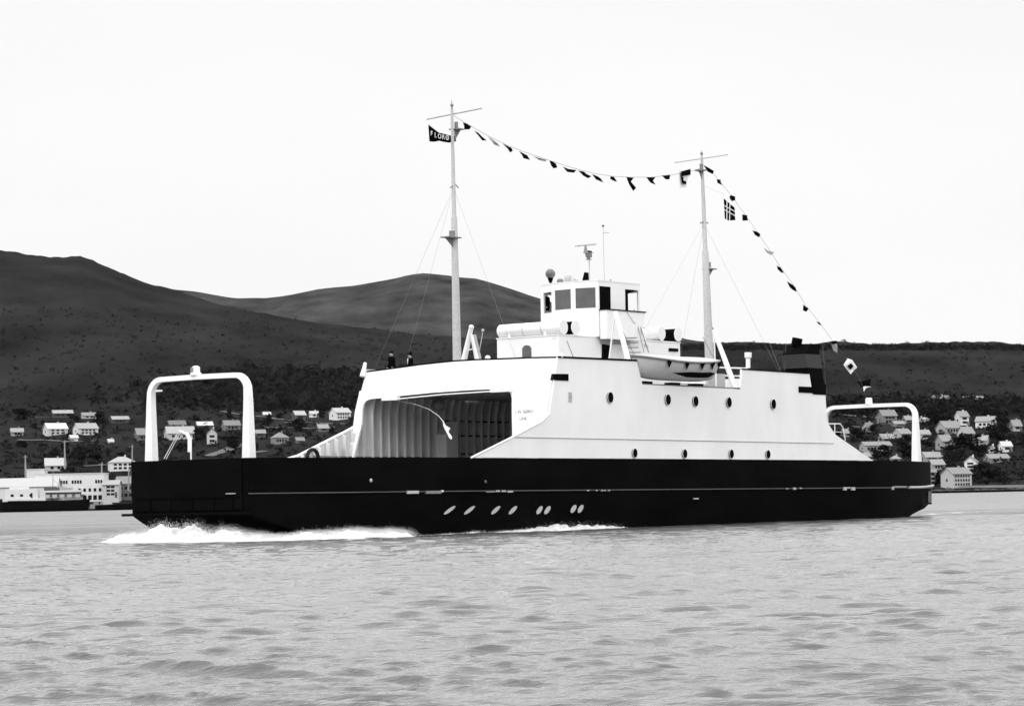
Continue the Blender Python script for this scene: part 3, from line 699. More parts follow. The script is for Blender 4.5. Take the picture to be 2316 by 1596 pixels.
# persons
def person(name, s, t, z, face, coatm, label, lean=0, hat=None, collar=False, h=1.76, arms='down', group=None):
    """face: heading angle in ship frame (0 = towards the stern)"""
    root = onship(name, s, t, z, face)
    root.rotation_mode = 'XYZ'
    me = bpy.data.meshes.new('person_rig'); k = h/1.76
    J = dict(pel=(0, 0, .95), wst=(0, 0, 1.1), chs=(.01, 0, 1.32), nck=(0, 0, 1.5), hd0=(.02, 0, 1.57), hd1=(.03, 0, 1.69), 
             lh=(0, .1, .9), lk=(.03, .11, .5), la=(0, .11, .09), lt=(.16, .12, .04), rh=(0, -.1, .9), rk=(.03, -.11, .5), ra=(0, -.11, .09), rt=(.16, -.12, .04),
             ls=(0, .18, 1.42), le=(-.02, .25, 1.14), lw=(.12, .24, .92), lf=(.18, .23, .84), rs=(0, -.18, 1.42), re=(-.02, -.25, 1.14), rw=(.12, -.24, .92), rf=(.18, -.23, .84))
    if arms == 'rail':
        for q_, sg in (('l', 1), ('r', -1)):
            J[q_+'w'] = (.3, .2*sg, 1.12); J[q_+'f'] = (.38, .18*sg, 1.12); J[q_+'e'] = (.06, .27*sg, 1.16)
    rad = dict(pel=.15, wst=.14, chs=.16, nck=.06, hd0=.085, hd1=.095, lh=.1, lk=.065, la=.05, lt=.045, ls=.075, le=.052, lw=.036, lf=.035)
    keys = list(J); idx = {q_: i for i, q_ in enumerate(keys)}
    E = [('pel', 'wst'), ('wst', 'chs'), ('chs', 'nck'), ('nck', 'hd0'), ('hd0', 'hd1')]
    for q_ in 'lr': E += [('pel', q_+'h'), (q_+'h', q_+'k'), (q_+'k', q_+'a'), (q_+'a', q_+'t'), ('chs', q_+'s'), (q_+'s', q_+'e'), (q_+'e', q_+'w'), (q_+'w', q_+'f')]
    me.from_pydata([tuple(c*k for c in J[q_]) for q_ in keys], [(idx[a], idx[b_]) for a, b_ in E], [])
    tmp = bpy.data.objects.new('person_rig', me); COL.objects.link(tmp)
    md = tmp.modifiers.new('s', 'SKIN'); tmp.modifiers.new('b', 'SUBSURF').levels = 2
    for q_ in keys:
        r_ = rad.get(q_, rad.get('l'+q_[1:], .08))*k*(1.0 if q_ in ('hd0', 'hd1', 'nck') else 1.22); sv = me.skin_vertices[0].data[idx[q_]]; sv.radius = (r_, r_*(.8 if q_ in ('chs', 'wst', 'pel') else 1)); sv.use_root = q_ == 'pel'
    bpy.context.view_layer.update()
    dg = bpy.context.evaluated_depsgraph_get(); fin = bpy.data.meshes.new_from_object(tmp.evaluated_get(dg)); bpy.data.objects.remove(tmp)
    fin.materials.clear()
    for q_ in (coatm, skin): fin.materials.append(q_)
    for p in fin.polygons:
        c = p.center; p.use_smooth = True
        p.material_index = 1 if c.z > 1.53*k or (arms == 'rail' and c.x > .31) or (arms != 'rail' and c.z < .93*k and c.z > .7 and abs(c.y) > .19) else 0
    o = bpy.data.objects.new('body', fin); COL.objects.link(o); o.parent = root
    # face: nose, brows as a small mesh joined to the head region
    f_ = MB(); f_.ball((.125*k, 0, 1.64*k), .018, 6, (1.2, .8, 1.4)); 
    for sg in (1, -1): f_.ball((.03*k, .095*sg*k, 1.645*k), .022, 6, (.5, .4, 1))
    f_.build('face', skin, root, smooth='all')
    hr = MB(); hr.ball((.01*k, 0, 1.715*k), .1*k, 12, (1.02, .92, .72)); hr.build('hair', coat, root, smooth='all')
    if hat == 'fedora':
        MB().tube([(.02, 0, 1.735*k), (.02, 0, 1.75*k)], .165, 16).tube([(.02, 0, 1.75*k), (.02, 0, 1.83*k), (.02, 0, 1.86*k)], [.105, .095, .06], 14).build('hat', coat, root, smooth=True)
    if collar:
        MB().plate([(.135, .065, 1.49), (.135, -.065, 1.49), (.155, 0, 1.2)], (.01, 0, 0)).build('shirt_front', clothw, root)
    tag(root, label, 'person', group); return root
hA = hit(886, 812, s=20.6); hB = hit(928, 812, s=20.6)
person('person', 20.6, hA[1], SD+.22, math.pi-.3, coat, 'bareheaded person in a dark coat standing behind the ferry front bulwark, leftmost of the two', h=1.78)
person('person', 20.6, hB[1], SD+.08, math.pi-.5, coat, 'person in a dark hat, dark coat and white shirt standing at the ferry front bulwark', hat='fedora', collar=True, h=1.76)
q = hit(1237, 690, s=30.0)
person('person', 30.0, q[1], 11.25, math.pi-.4, coat, 'person in dark clothes standing inside the wheelhouse behind its leftmost window', h=1.7)

# ------------------------------------------------------------------ dressing line and flags
def linepts(anch, t0, t1):
    return [H(x, y, t=t0+(t1-t0)*i/(len(anch)-1)) for i, (x, y) in enumerate(anch)]
an1 = [(1026, 262), (1054, 279), (1087, 298), (1116, 314), (1150, 330), (1186, 344), (1221, 356), (1252, 366), (1289, 378), (1322, 387), (1352, 394), (1387, 399), (1427, 401), (1473, 401), (1507, 397), (1550, 391), (1588, 380)]
an2 = [(1588, 372), (1605, 382), (1626, 408), (1656, 445), (1686, 487), (1712, 524), (1740, 565), (1765, 604), (1792, 641), (1822, 690), (1852, 727), (1886, 775), (1918, 815), (1945, 858), (1962, 905)]
for nm_, an, ta, tb, lb in (('dressing_line', an1, TF, TA, 'thin rope strung with signal flags sagging between the two masts'), ('dressing_line', an2, TA, 0, 'thin rope strung with signal flags running down from the aft mast to the stern')):
    pts = linepts(an, ta, tb); o = MB().tube(pts, .012, 4).build(nm_, wire); shipthing(o, pts[0]); tag(o, lb, 'rope')
ORD = ['first', 'second', 'third', 'fourth', 'fifth', 'sixth', 'seventh', 'eighth', 'ninth', 'tenth', 'eleventh', 'twelfth', 'thirteenth', 'fourteenth', 'fifteenth', 'sixteenth']
def cloth(name, poly, m_, label, grp, t, cat='flag', extra=None, wav=.05):
    c = H(sum(p[0] for p in poly)/len(poly), sum(p[1] for p in poly)/len(poly), t=t)
    q_ = []
    for i, (x, y) in enumerate(poly):
        v = H(x, y, t=t); v.y += wav*math.sin(i*1.9); q_.append(v-c)
    root = MB().plate(q_, (0, .012, 0)).build(name, m_); root.matrix_world = SHIP_M @ Matrix.Translation(c)
    tag(root, label, cat, grp)
    for pl_, mm in (extra or []):
        q_ = []
        for i, (x, y) in enumerate(pl_):
            v = H(x, y, t=t+.09); q_.append(v-c)
        MB().plate(q_, (0, .012, 0)).build('patch', mm, root)
    return root
G1 = 'signal flags between the masts'; G2 = 'signal flags from the aft mast to the stern'
def off(x, y, l): return [(x+a, y+b_) for a, b_ in l]
tiny = [
 (1055, 287, [(-8, -10), (2, -7), (10, 0), (6, 6), (-3, 6), (-5, -2)], clothd, 'dark square signal flag'),
 (1087, 306, [(-14, -10), (-4, -6), (3, 4), (13, 12), (6, 12), (-4, 2)], clothd, 'narrow furled dark signal flag'),
 (1116, 319, [(-13, -10), (-2, -5), (8, 5), (14, 13), (4, 8), (-4, 0)], clothg, 'pale grey furled signal flag'),
 (1150, 333, [(-13, -8), (-3, -3), (6, 2), (9, 8), (6, 12), (-2, 3)], clothd, 'dark spiky signal flag'),
 (1186, 350, [(-12, -8), (0, -3), (6, 2), (12, 12), (0, 8), (-5, 1)], clothd, 'dark leaf shaped signal flag'),
 (1221, 358, [(-14, -4), (0, 0), (14, 4), (12, 8), (0, 4)], clothg, 'thin grey furled signal flag'),
 (1251, 372, [(-8, -8), (0, -7), (5, -2), (9, 7), (3, 9), (-4, 3)], clothd, 'small rounded dark signal flag'),
 (1289, 383, [(-16, -6), (-2, -1), (14, 2), (8, 8), (-4, 6)], clothd, 'long drooping dark signal flag'),
 (1322, 392, [(-14, -6), (0, -4), (4, 2), (15, 7), (10, 11), (-2, 6)], clothd, 'dark signal flag with a sharp tail'),
 (1352, 401, [(-13, -7), (0, -3), (5, 2), (12, 12), (-2, 5)], clothd, 'dark signal flag with a pale edge'),
 (1387, 404, [(-6, -5), (3, -4), (8, 7), (2, 6), (-5, 1)], clothd, 'small dark diamond signal flag'),
 (1427, 414, [(-10, -13), (8, -12), (-1, -3), (11, 11), (7, 18), (-4, 3)], clothd, 'dark forked signal flag hanging lowest'),
 (1473, 407, [(-11, -6), (11, -6), (3, 2), (9, 11), (0, 6)], clothd, 'striped forked signal flag'),
 (1507, 401, [(-10, -4), (11, -6), (6, 5), (-2, 5)], clothd, 'small dark triangular signal flag'),
]
for i, (x, y, l, mm, d) in enumerate(tiny):
    cloth('signal_flag', off(x, y, l), mm, f'{d}, {ORD[i]} aft of the front mast', G1, TF+(TA-TF)*(x-1026)/560)
cloth('signal_flag', [(1536, 385), (1562, 381), (1563, 395), (1556, 400), (1553, 424), (1537, 426)], clothw, 'large white signal flag with dark corner and dark ring, hanging just before the aft mast', G1, TA-.05,
      extra=[([(1541, 388), (1562, 382), (1562, 395), (1552, 397), (1540, 399)], clothd), ([(1540, 399), (1546, 401), (1546, 408), (1553, 411), (1551, 418), (1543, 414)], clothd)])
cloth('signal_flag', off(1583, 388, [(-9, -5), (3, -5), (4, 6), (-3, 2)]), clothg, 'small grey signal flag touching the aft mast', G1, TA-.1)
tiny2 = [
 (1605, 385, [(-14, -12), (2, -4), (9, 2), (6, 9), (-3, 3)], clothd, 'dark triangular signal flag'),
 (1626, 411, [(-5, -5), (5, -5), (4, 4), (7, 8), (-1, 3)], clothd, 'tiny dark signal flag'),
 (1656, 448, [(-6, -3), (-1, -7), (6, -3), (6, 5), (1, 7), (-4, 3)], clothd, 'round balled up dark signal flag above the ensign'),
 (1686, 492, [(-7, -7), (6, -5), (3, 0), (5, 7), (-5, 7)], clothd, 'blurred dark signal flag beside the ensign'),
 (1712, 528, [(-10, -7), (4, -3), (7, 2), (4, 9), (-3, 3)], clothd, 'dark wing shaped signal flag'),
 (1740, 569, [(-12, -9), (-2, -2), (11, 2), (3, 8), (-4, 2)], clothg, 'pale grey outlined signal flag'),
 (1765, 609, [(-8, -8), (2, -4), (7, 8), (2, 8), (-4, 0)], clothd, 'slim dark signal flag'),
 (1792, 647, [(-12, -11), (4, -2), (7, 4), (9, 13), (2, 8), (-6, 2)], clothd, 'dark signal flag like a bird in flight'),
 (1822, 697, [(-5, -8), (2, -4), (6, 1), (1, 8), (-4, 5)], clothd, 'small dark upright signal flag'),
 (1852, 731, [(-6, -4), (3, -2), (5, 5), (-1, 2)], clothd, 'tiny dark signal flag low against the sky'),
]
for i, (x, y, l, mm, d) in enumerate(tiny2):
    cloth('signal_flag', off(x, y, l), mm, f'{d}, {ORD[i]} below the aft masthead', G2, TA)
cloth('signal_flag', off(1886, 782, [(-10, -10), (6, -12), (7, 2), (7, 16), (0, 10), (-5, -2)]), clothg, 'pale signal flag with dark top at the hill skyline behind the funnel', G2, TA, extra=[(off(1886, 782, [(-10, -10), (6, -12), (7, -5), (-4, -4)]), clothd)])
cloth('signal_flag', off(1923, 828, [(-15, -3), (-4, -18), (4, -14), (15, 3), (10, 9), (1, 18)]), clothw, 'white diamond shaped signal flag with dark square centre above the stern', G2, .1, extra=[(off(1923, 828, [(-6, -1), (2, -7), (8, 0), (1, 8)]), clothd)])
cloth('signal_flag', off(1956, 869, [(-17, -6), (0, -8), (13, -14), (11, 0), (17, 4), (2, 4), (-3, 14)]), clothd, 'black swallow tailed signal flag with white hem, last before the stern', G2, 0, extra=[(off(1956, 869, [(-4, 6), (0, 4), (15, 5), (3, 8), (-2, 16)]), clothw)])
# name flag on the fore mast
nf = [(969, 282), (980, 290), (991, 300), (1003, 303), (1018, 306), (1031, 308), (1030, 320), (1017, 323), (1004, 321), (992, 319), (983, 321), (973, 320)]
o = cloth('name_flag', nf, clothd, 'dark flag with pale capital letters flying left of the front mast', None, TF-.25)
M_ = o.matrix_world.inverted() @ SHIP_M
def ftext(ch, x, y, sz):
    c_ = H(x, y, t=TF-.1); X_ = (H(x+10, y+2.0*(x < 995)+1.0, t=TF-.1)-c_).normalized(); Y_ = Vector((0, 0, 1)); Y_ = (Y_-X_*Y_.dot(X_)).normalized(); Z_ = X_.cross(Y_)
    mt = Matrix((X_, Y_, Z_)).transposed().to_4x4(); mt.translation = c_
    text('letter', ch, sz, o, M_ @ mt, clothw, .006)
for ch, x, y in (('F', 974, 307), ('L', 983, 311), ('O', 992, 313.5), ('R', 1001, 315.5), ('Ø', 1010, 317)): ftext(ch, x+2, y, .36)
# national ensign
en = cloth('ensign', [(1637, 449), (1642, 453), (1650, 461), (1660, 469), (1664, 475), (1662, 487), (1662, 498), (1650, 499), (1645, 497), (1638, 495)], clothd, 'dark flag with a white edged cross flying beside the aft mast', None, TA,
      extra=[([(1638, 464), (1663, 477.5), (1662.5, 479.5), (1638, 466)], clothw), ([(1638, 473), (1662.5, 487), (1662.3, 489), (1638, 475)], clothw),
             ([(1643.6, 454.4), (1645.4, 456), (1644.9, 497), (1643, 496.5)], clothw), ([(1650.3, 460.5), (1652, 462), (1651.2, 498.5), (1649.4, 498.5)], clothw)])

# ------------------------------------------------------------------ terrain
def ue(px, py):
    d = ray(px, py); return d.x/d.y, d.z/d.y
near_tab = [(-900, 590), (-500, 560), (-200, 560), (0, 562), (35, 567), (60, 573), (100, 577), (150, 580), (180, 579), (210, 588), (250, 606), (300, 629), (350, 645), (380, 652), (430, 667), (480, 682), (540, 697), (600, 711), (680, 726), (750, 736), (850, 746), (950, 756), (1125, 769), (1300, 777), (1540, 775), (1600, 777), (1660, 774), (1750, 777), (1830, 781), (1870, 774), (1895, 772), (1925, 774), (1960, 780), (2000, 782), (2100, 778), (2200, 778), (2320, 781), (2500, 790), (2900, 800), (3300, 820)]
far_tab = [(-900, 640), (-300, 640), (200, 640), (380, 653), (430, 658), (480, 664), (540, 670), (600, 671), (660, 664), (720, 656), (800, 651), (860, 643), (890, 638), (925, 630), (960, 627), (1000, 630), (1040, 634), (1080, 635), (1105, 641), (1150, 654), (1222, 673), (1330, 705), (1455, 740), (1560, 770), (1800, 800), (2500, 830), (3300, 850)]
def tab(T):
    a = [ue(*p) for p in T]; return [q_[0] for q_ in a], [q_[1] for q_ in a]
nu, ne = tab(near_tab); fu, fe = tab(far_tab)
SH = 1050.0
def ridge_y(u): return float(np.interp(u, [-.3, -.1, .1, .3], [3000, 2900, 2500, 2500]))
def near_z(X, Y):
    u = X/Y; e = float(np.interp(u, nu, ne)); yr = ridge_y(u)
    sh = SH + 25*math.sin(X*.013) + 12*math.sin(X*.041+1)
    if u > .1: sh += 60*min(1, (u-.1)/.05)
    p = [(sh-60, -6/FPX*1), (sh, 0/FPX-.0016), (sh+14, 4/FPX), (sh+110, 45/FPX), (1500, 190/FPX), (1800, 235/FPX)]
    if Y <= yr:
        xs = [a for a, _ in p]+[yr]; ys = [b_ for _, b_ in p]+[e]
        if Y < 1800: q_ = np.interp(Y, xs, ys)
        else:
            k = (Y-1800)/(yr-1800); k = 1-(1-k)**1.7; q_ = 235/FPX+(e-235/FPX)*k
        z = q_*Y+1.7
    else: z = (e*yr+1.7)*max(.2, 1-(Y-yr)/1500)
    if Y > sh+30:
        f = min(1, (Y-sh)/300); z += f*(noise.noise(Vector((X*.012, Y*.006, 0)))*2.4 + noise.noise(Vector((X*.04, Y*.02, 3)))*1.1)
        if Y > 1700: z += noise.noise(Vector((X*.004, Y*.003, 7)))*4*min(1, (Y-1700)/400) + (noise.noise(Vector((X*.05, Y*.04, 9)))*1.6+noise.noise(Vector((X*.15, Y*.1, 5)))*1.0)*min(1, (Y-1700)/400)
    return float(z)
def far_z(X, Y):
    u = X/Y; e = float(np.interp(u, fu, fe)); yr = 5600.0
    if Y < yr: k = (Y-3600)/2000; k = max(0, k); z = (e*yr)*(1-(1-k)**1.5)
    else: z = e*yr*(1-(Y-yr)/2500)
    return z + noise.noise(Vector((X*.003, Y*.003, 2)))*10 + noise.noise(Vector((X*.012, Y*.012, 4)))*3
def grid(name, us, ys, fz, m_):
    vs = []; fs = []; n = len(us)
    for Y in ys:
        for u in us: vs.append((u*Y, Y, fz(u*Y, Y)))
    for i in range(len(ys)-1):
        for j in range(n-1): fs.append((i*n+j, i*n+j+1, (i+1)*n+j+1, (i+1)*n+j))
    me = bpy.data.meshes.new(name); me.from_pydata(vs, [], fs); me.materials.append(m_)
    for p in me.polygons: p.use_smooth = True
    o = bpy.data.objects.new(name, me); COL.objects.link(o); tag(o, kind='structure'); return o
us = [-.42+.84*i/520 for i in range(521)]
ys = [985+i*6 for i in range(0, 30)]+[1165+i*16 for i in range(40)]+[1805+i*22 for i in range(60)]+[3125+i*100 for i in range(10)]
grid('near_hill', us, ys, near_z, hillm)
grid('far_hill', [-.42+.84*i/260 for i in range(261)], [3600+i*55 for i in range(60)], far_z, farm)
def ground(px, py):
    d = ray(px, py); Y = SH-40
    while Y < 3600:
        X = d.x/d.y*Y; zr = 1.7+d.z/d.y*Y
        if near_z(X, Y) >= zr: break
        Y += 4
    X = d.x/d.y*Y; return X, Y, near_z(X, Y)

# ------------------------------------------------------------------ water
rng = np.random.RandomState(5)
def waves(X, Y, sp):
    wx = X + 1.1*np.sin(Y*.21+X*.07) + .5*np.sin(Y*.53-X*.31); wy = Y + .9*np.sin(X*.17+Y*.05) + .45*np.sin(X*.47+Y*.29)
    Z = np.zeros_like(X); DX = np.zeros_like(X); DY = np.zeros_like(X)
    for k in range(170):
        lam = .17*(2.3/.17)**rng.rand()
        ang = rng.randn()*.36 + .1; ux, uy = math.sin(ang), math.cos(ang); kk = 2*math.pi/lam
        amp = .0045*lam**.60; ph = rng.rand()*6.28
        att = np.clip((lam/sp-2.0)/2.0, 0, 1)
        a = kk*(ux*wx+uy*wy)+ph
        g1, g2 = rng.rand(2); env = 1.15*np.clip(.15+1.1*np.sin(.6*wx*(.3+g1)/lam**.6+1.0*wy*(.3+g2)/lam**.6+ph*3), .0, 1.3)**1.8
        A = att*amp*env
        Z += A*np.cos(a); DX -= A*ux*np.sin(a)*.9; DY -= A*uy*np.sin(a)*.9
    return DX, DY, Z
cols = np.concatenate([np.linspace(-.5, -.225, 30)[:-1], np.linspace(-.225, .225, 760), np.linspace(.225, .5, 30)[1:]])
rows = [13.0]
while rows[-1] < 1150: rows.append(rows[-1]*(1.0022 if rows[-1] < 170 else 1.010))
rows = np.array(rows); UU, YY = np.meshgrid(cols, rows); XX = UU*YY
spc = np.repeat((np.gradient(rows))[:, None], len(cols), 1)*1.0
DX, DY, ZZ = waves(XX, YY, spc); XX = XX+DX; YY = YY+DY
# the ship's own low wave alongside the hull
nr, nc = XX.shape
vv = np.stack([XX, YY, ZZ], -1).reshape(-1, 3)
idx = np.arange(nr*nc).reshape(nr, nc)
ff = np.stack([idx[:-1, :-1], idx[:-1, 1:], idx[1:, 1:], idx[1:, :-1]], -1).reshape(-1, 4)
base = len(vv)
vv = np.concatenate([vv, np.array([[-4000, -600, -.6], [4000, -600, -.6], [4000, 1300, -.6], [-4000, 1300, -.6]])]); ff = np.concatenate([ff, [[base, base+1, base+2, base+3]]])
me = bpy.data.meshes.new('water'); me.vertices.add(len(vv)); me.vertices.foreach_set('co', vv.astype(np.float32).ravel())
me.loops.add(len(ff)*4); me.loops.foreach_set('vertex_index', ff.astype(np.int32).ravel()); me.polygons.add(len(ff)); me.polygons.foreach_set('loop_start', np.arange(len(ff), dtype=np.int32)*4)
me.polygons.foreach_set('use_smooth', np.ones(len(ff), dtype=bool)); me.update(calc_edges=True)
wm = bpy.data.materials.new('sea_water'); wm.use_nodes = True; t = wm.node_tree; p = t.nodes['Principled BSDF']
p.inputs['Base Color'].default_value = (.085, .085, .085, 1); p.inputs['Roughness'].default_value = .06; p.inputs['IOR'].default_value = 1.333
tcn = t.nodes.new('ShaderNodeTexCoord'); n1 = t.nodes.new('ShaderNodeTexNoise'); n1.inputs['Scale'].default_value = 3.4; n1.inputs['Detail'].default_value = 5; n1.inputs['Roughness'].default_value = .68
mpn = t.nodes.new('ShaderNodeMapping'); mpn.inputs['Scale'].default_value = (.28, 1, 1); t.links.new(tcn.outputs['Object'], mpn.inputs[0]); t.links.new(mpn.outputs[0], n1.inputs['Vector'])
b1 = t.nodes.new('ShaderNodeBump'); b1.inputs['Distance'].default_value = .055; b1.inputs['Strength'].default_value = 1.0
n3 = t.nodes.new('ShaderNodeTexNoise'); n3.inputs['Scale'].default_value = .7; n3.inputs['Detail'].default_value = 3; t.links.new(mpn.outputs[0], n3.inputs['Vector'])
b3 = t.nodes.new('ShaderNodeBump'); b3.inputs['Distance'].default_value = .14; b3.inputs['Strength'].default_value = 1.0
cd = t.nodes.new('ShaderNodeSeparateXYZ'); mr = t.nodes.new('ShaderNodeMapRange'); t.links.new(tcn.outputs['Object'], cd.inputs[0]); t.links.new(cd.outputs['Y'], mr.inputs['Value'])
rg = t.nodes.new('ShaderNodeMapRange'); t.links.new(cd.outputs['Y'], rg.inputs['Value']); rg.inputs['From Min'].default_value = 120; rg.inputs['From Max'].default_value = 330; rg.inputs['To Min'].default_value = .06; rg.inputs['To Max'].default_value = .30
n5 = t.nodes.new('ShaderNodeTexNoise'); n5.inputs['Scale'].default_value = .06; n5.inputs['Detail'].default_value = 4; mp5 = t.nodes.new('ShaderNodeMapping'); mp5.inputs['Scale'].default_value = (.35, 1, 1)
t.links.new(tcn.outputs['Object'], mp5.inputs[0]); t.links.new(mp5.outputs[0], n5.inputs['Vector'])
r5 = t.nodes.new('ShaderNodeMapRange'); r5.inputs['From Min'].default_value = .3; r5.inputs['From Max'].default_value = .7; r5.inputs['To Min'].default_value = .5; r5.inputs['To Max'].default_value = 1.5; t.links.new(n5.outputs['Fac'], r5.inputs['Value'])
m5 = t.nodes.new('ShaderNodeMath'); m5.operation = 'MULTIPLY'; t.links.new(rg.outputs[0], m5.inputs[0]); t.links.new(r5.outputs[0], m5.inputs[1]); t.links.new(m5.outputs[0], p.inputs['Roughness'])
mr.inputs['From Min'].default_value = 60; mr.inputs['From Max'].default_value = 220; t.links.new(mr.outputs[0], b3.inputs['Strength'])
t.links.new(n3.outputs['Fac'], b3.inputs['Height']); t.links.new(b3.outputs[0], b1.inputs['Normal'])
t.links.new(n1.outputs['Fac'], b1.inputs['Height']); t.links.new(b1.outputs[0], p.inputs['Normal'])
me.materials.append(wm); o = bpy.data.objects.new('water', me); COL.objects.link(o); tag(o, kind='structure')

# ------------------------------------------------------------------ foam
def foam(name, path, seed, drops):
    """path: (X, Y, half width, height) ridge of broken white water"""
    path = [(Vector((a, b_, 0)), w, h) for a, b_, w, h in path]
    r = random.Random(seed); vs = []; fs = []; NS = 260; NW = 26
    for i in range(NS+1):
        q_ = i/NS*(len(path)-1); k = min(int(q_), len(path)-2); f = q_-k
        P = path[k][0].lerp(path[k+1][0], f); w = path[k][1]*(1-f)+path[k+1][1]*f; h = path[k][2]*(1-f)+path[k+1][2]*f
        d = (path[k+1][0]-path[k][0]).normalized(); n = Vector((-d.y, d.x, 0))
        for j in range(NW+1):
            v = -1+2*j/NW; env = max(0, 1-v*v)
            p_ = P+n*(v*w)
            nn_ = noise.fractal(Vector((p_.x*.9, p_.y*.9, seed)), .8, 2.1, 5)
            n2 = noise.noise(Vector((p_.x*4.5, p_.y*4.5, seed+5)))
            z = h*env**.8*(.62+.4*nn_)+.10*n2*env*min(1, h*2)-.07
            vs.append((p_.x+.12*n2, p_.y+.1*nn_, z))
    for i in range(NS):
        for j in range(NW): a = i*(NW+1)+j; fs.append((a, a+1, a+NW+2, a+NW+1))
    b_ = MB(); b_.raw(vs, fs)
    for _ in range(drops):
        i = r.randrange(NS+1); j = r.randrange(6, NW-5); c = Vector(vs[i*(NW+1)+j]); q_ = i/NS*(len(path)-1); k = min(int(q_), len(path)-2)
        h = path[k][2]; c += Vector((r.gauss(0, .2), r.gauss(0, .2), abs(r.gauss(0, .15*h+.02)))); sz = r.uniform(.005, .014)
        b_.raw([c+Vector(x)*sz for x in ((1, 0, 0), (-1, 0, 0), (0, 1, 0), (0, -1, 0), (0, 0, 1), (0, 0, -1))], [(0, 2, 4), (2, 1, 4), (1, 3, 4), (3, 0, 4), (2, 0, 5), (1, 2, 5), (3, 1, 5), (0, 3, 5)])
    o = b_.build(name, foamm, smooth='all', recalc=False); tag(o, kind='stuff'); return o
def at(px, Y): return (px-CX)/FPX*Y
foam('bow_foam', [(at(p_, Y), Y, w, h) for p_, Y, w, h in ((235, 128, .6, .02), (300, 125, 1.6, .74), (360, 123, 2.0, .86), (430, 122.3, 2.1, .85), (510, 121.8, 2.0, .66), (570, 121.4, 1.8, .38), (620, 121.2, 1.5, .34), (700, 121.4, 1.5, .52), (760, 122.3, 1.3, .55), (830, 123.8, 1.2, .5), (885, 125.4, 1.0, .5), (912, 126.4, .7, .1))], 3, 34000)
foam('side_foam', [(at(p_, Y), Y, w, h) for p_, Y, w, h in ((905, 126.2, .3, .05), (1000, 129.4, .4, .1), (1060, 131.4, .4, .18), (1110, 133, .4, .1), (1180, 134.6, .8, .3), (1260, 137.0, 1.0, .5), (1340, 139.9, .8, .4), (1400, 142.4, .6, .22), (1480, 145.9, .4, .16), (1550, 149, .3, .05))], 11, 4000)

foam('stern_foam', [(at(p_, Y), Y, w, h) for p_, Y, w, h in ((2040, 176, .3, .05), (2090, 182, 1.2, .1), (2160, 190, 1.8, .09), (2230, 199, 1.6, .08), (2300, 208, 1.0, .05))], 17, 1500)

# ------------------------------------------------------------------ village
def windows_on(parent, W_, h0, h1, y, rows_, cols_, ww, wh_, x0=None, x1=None, m_=None):
    x0 = -W_/2+ww if x0 is None else x0; x1 = W_/2-ww if x1 is None else x1
    me = None
    for r_ in range(rows_):
        for c_ in range(cols_):
            x = x0+(x1-x0)*(c_+.5)/cols_; z = h0+(h1-h0)*(r_+.5)/rows_
            if me is None:
                o = MB().box((-ww/2, -.05, -wh_/2), (ww/2, .02, wh_/2)).build('window', m_ or glassd, parent); me = o.data
            else:
                o = bpy.data.objects.new('window', me); COL.objects.link(o); o.parent = parent
            o.location = (x, y, z)
wallm = {}
def gm(g, kind):
    g = g*(.62 if kind == 'roof' else .8 if kind == 'wall' else 1); k = (round(g, 2), kind)
    if k not in wallm: wallm[k] = mat(f'house_{kind}_paint', g, .7, .2, .12, .8, stretch=(1, 1, 6) if kind == 'wall' else (6, 1, 1))
    return wallm[k]
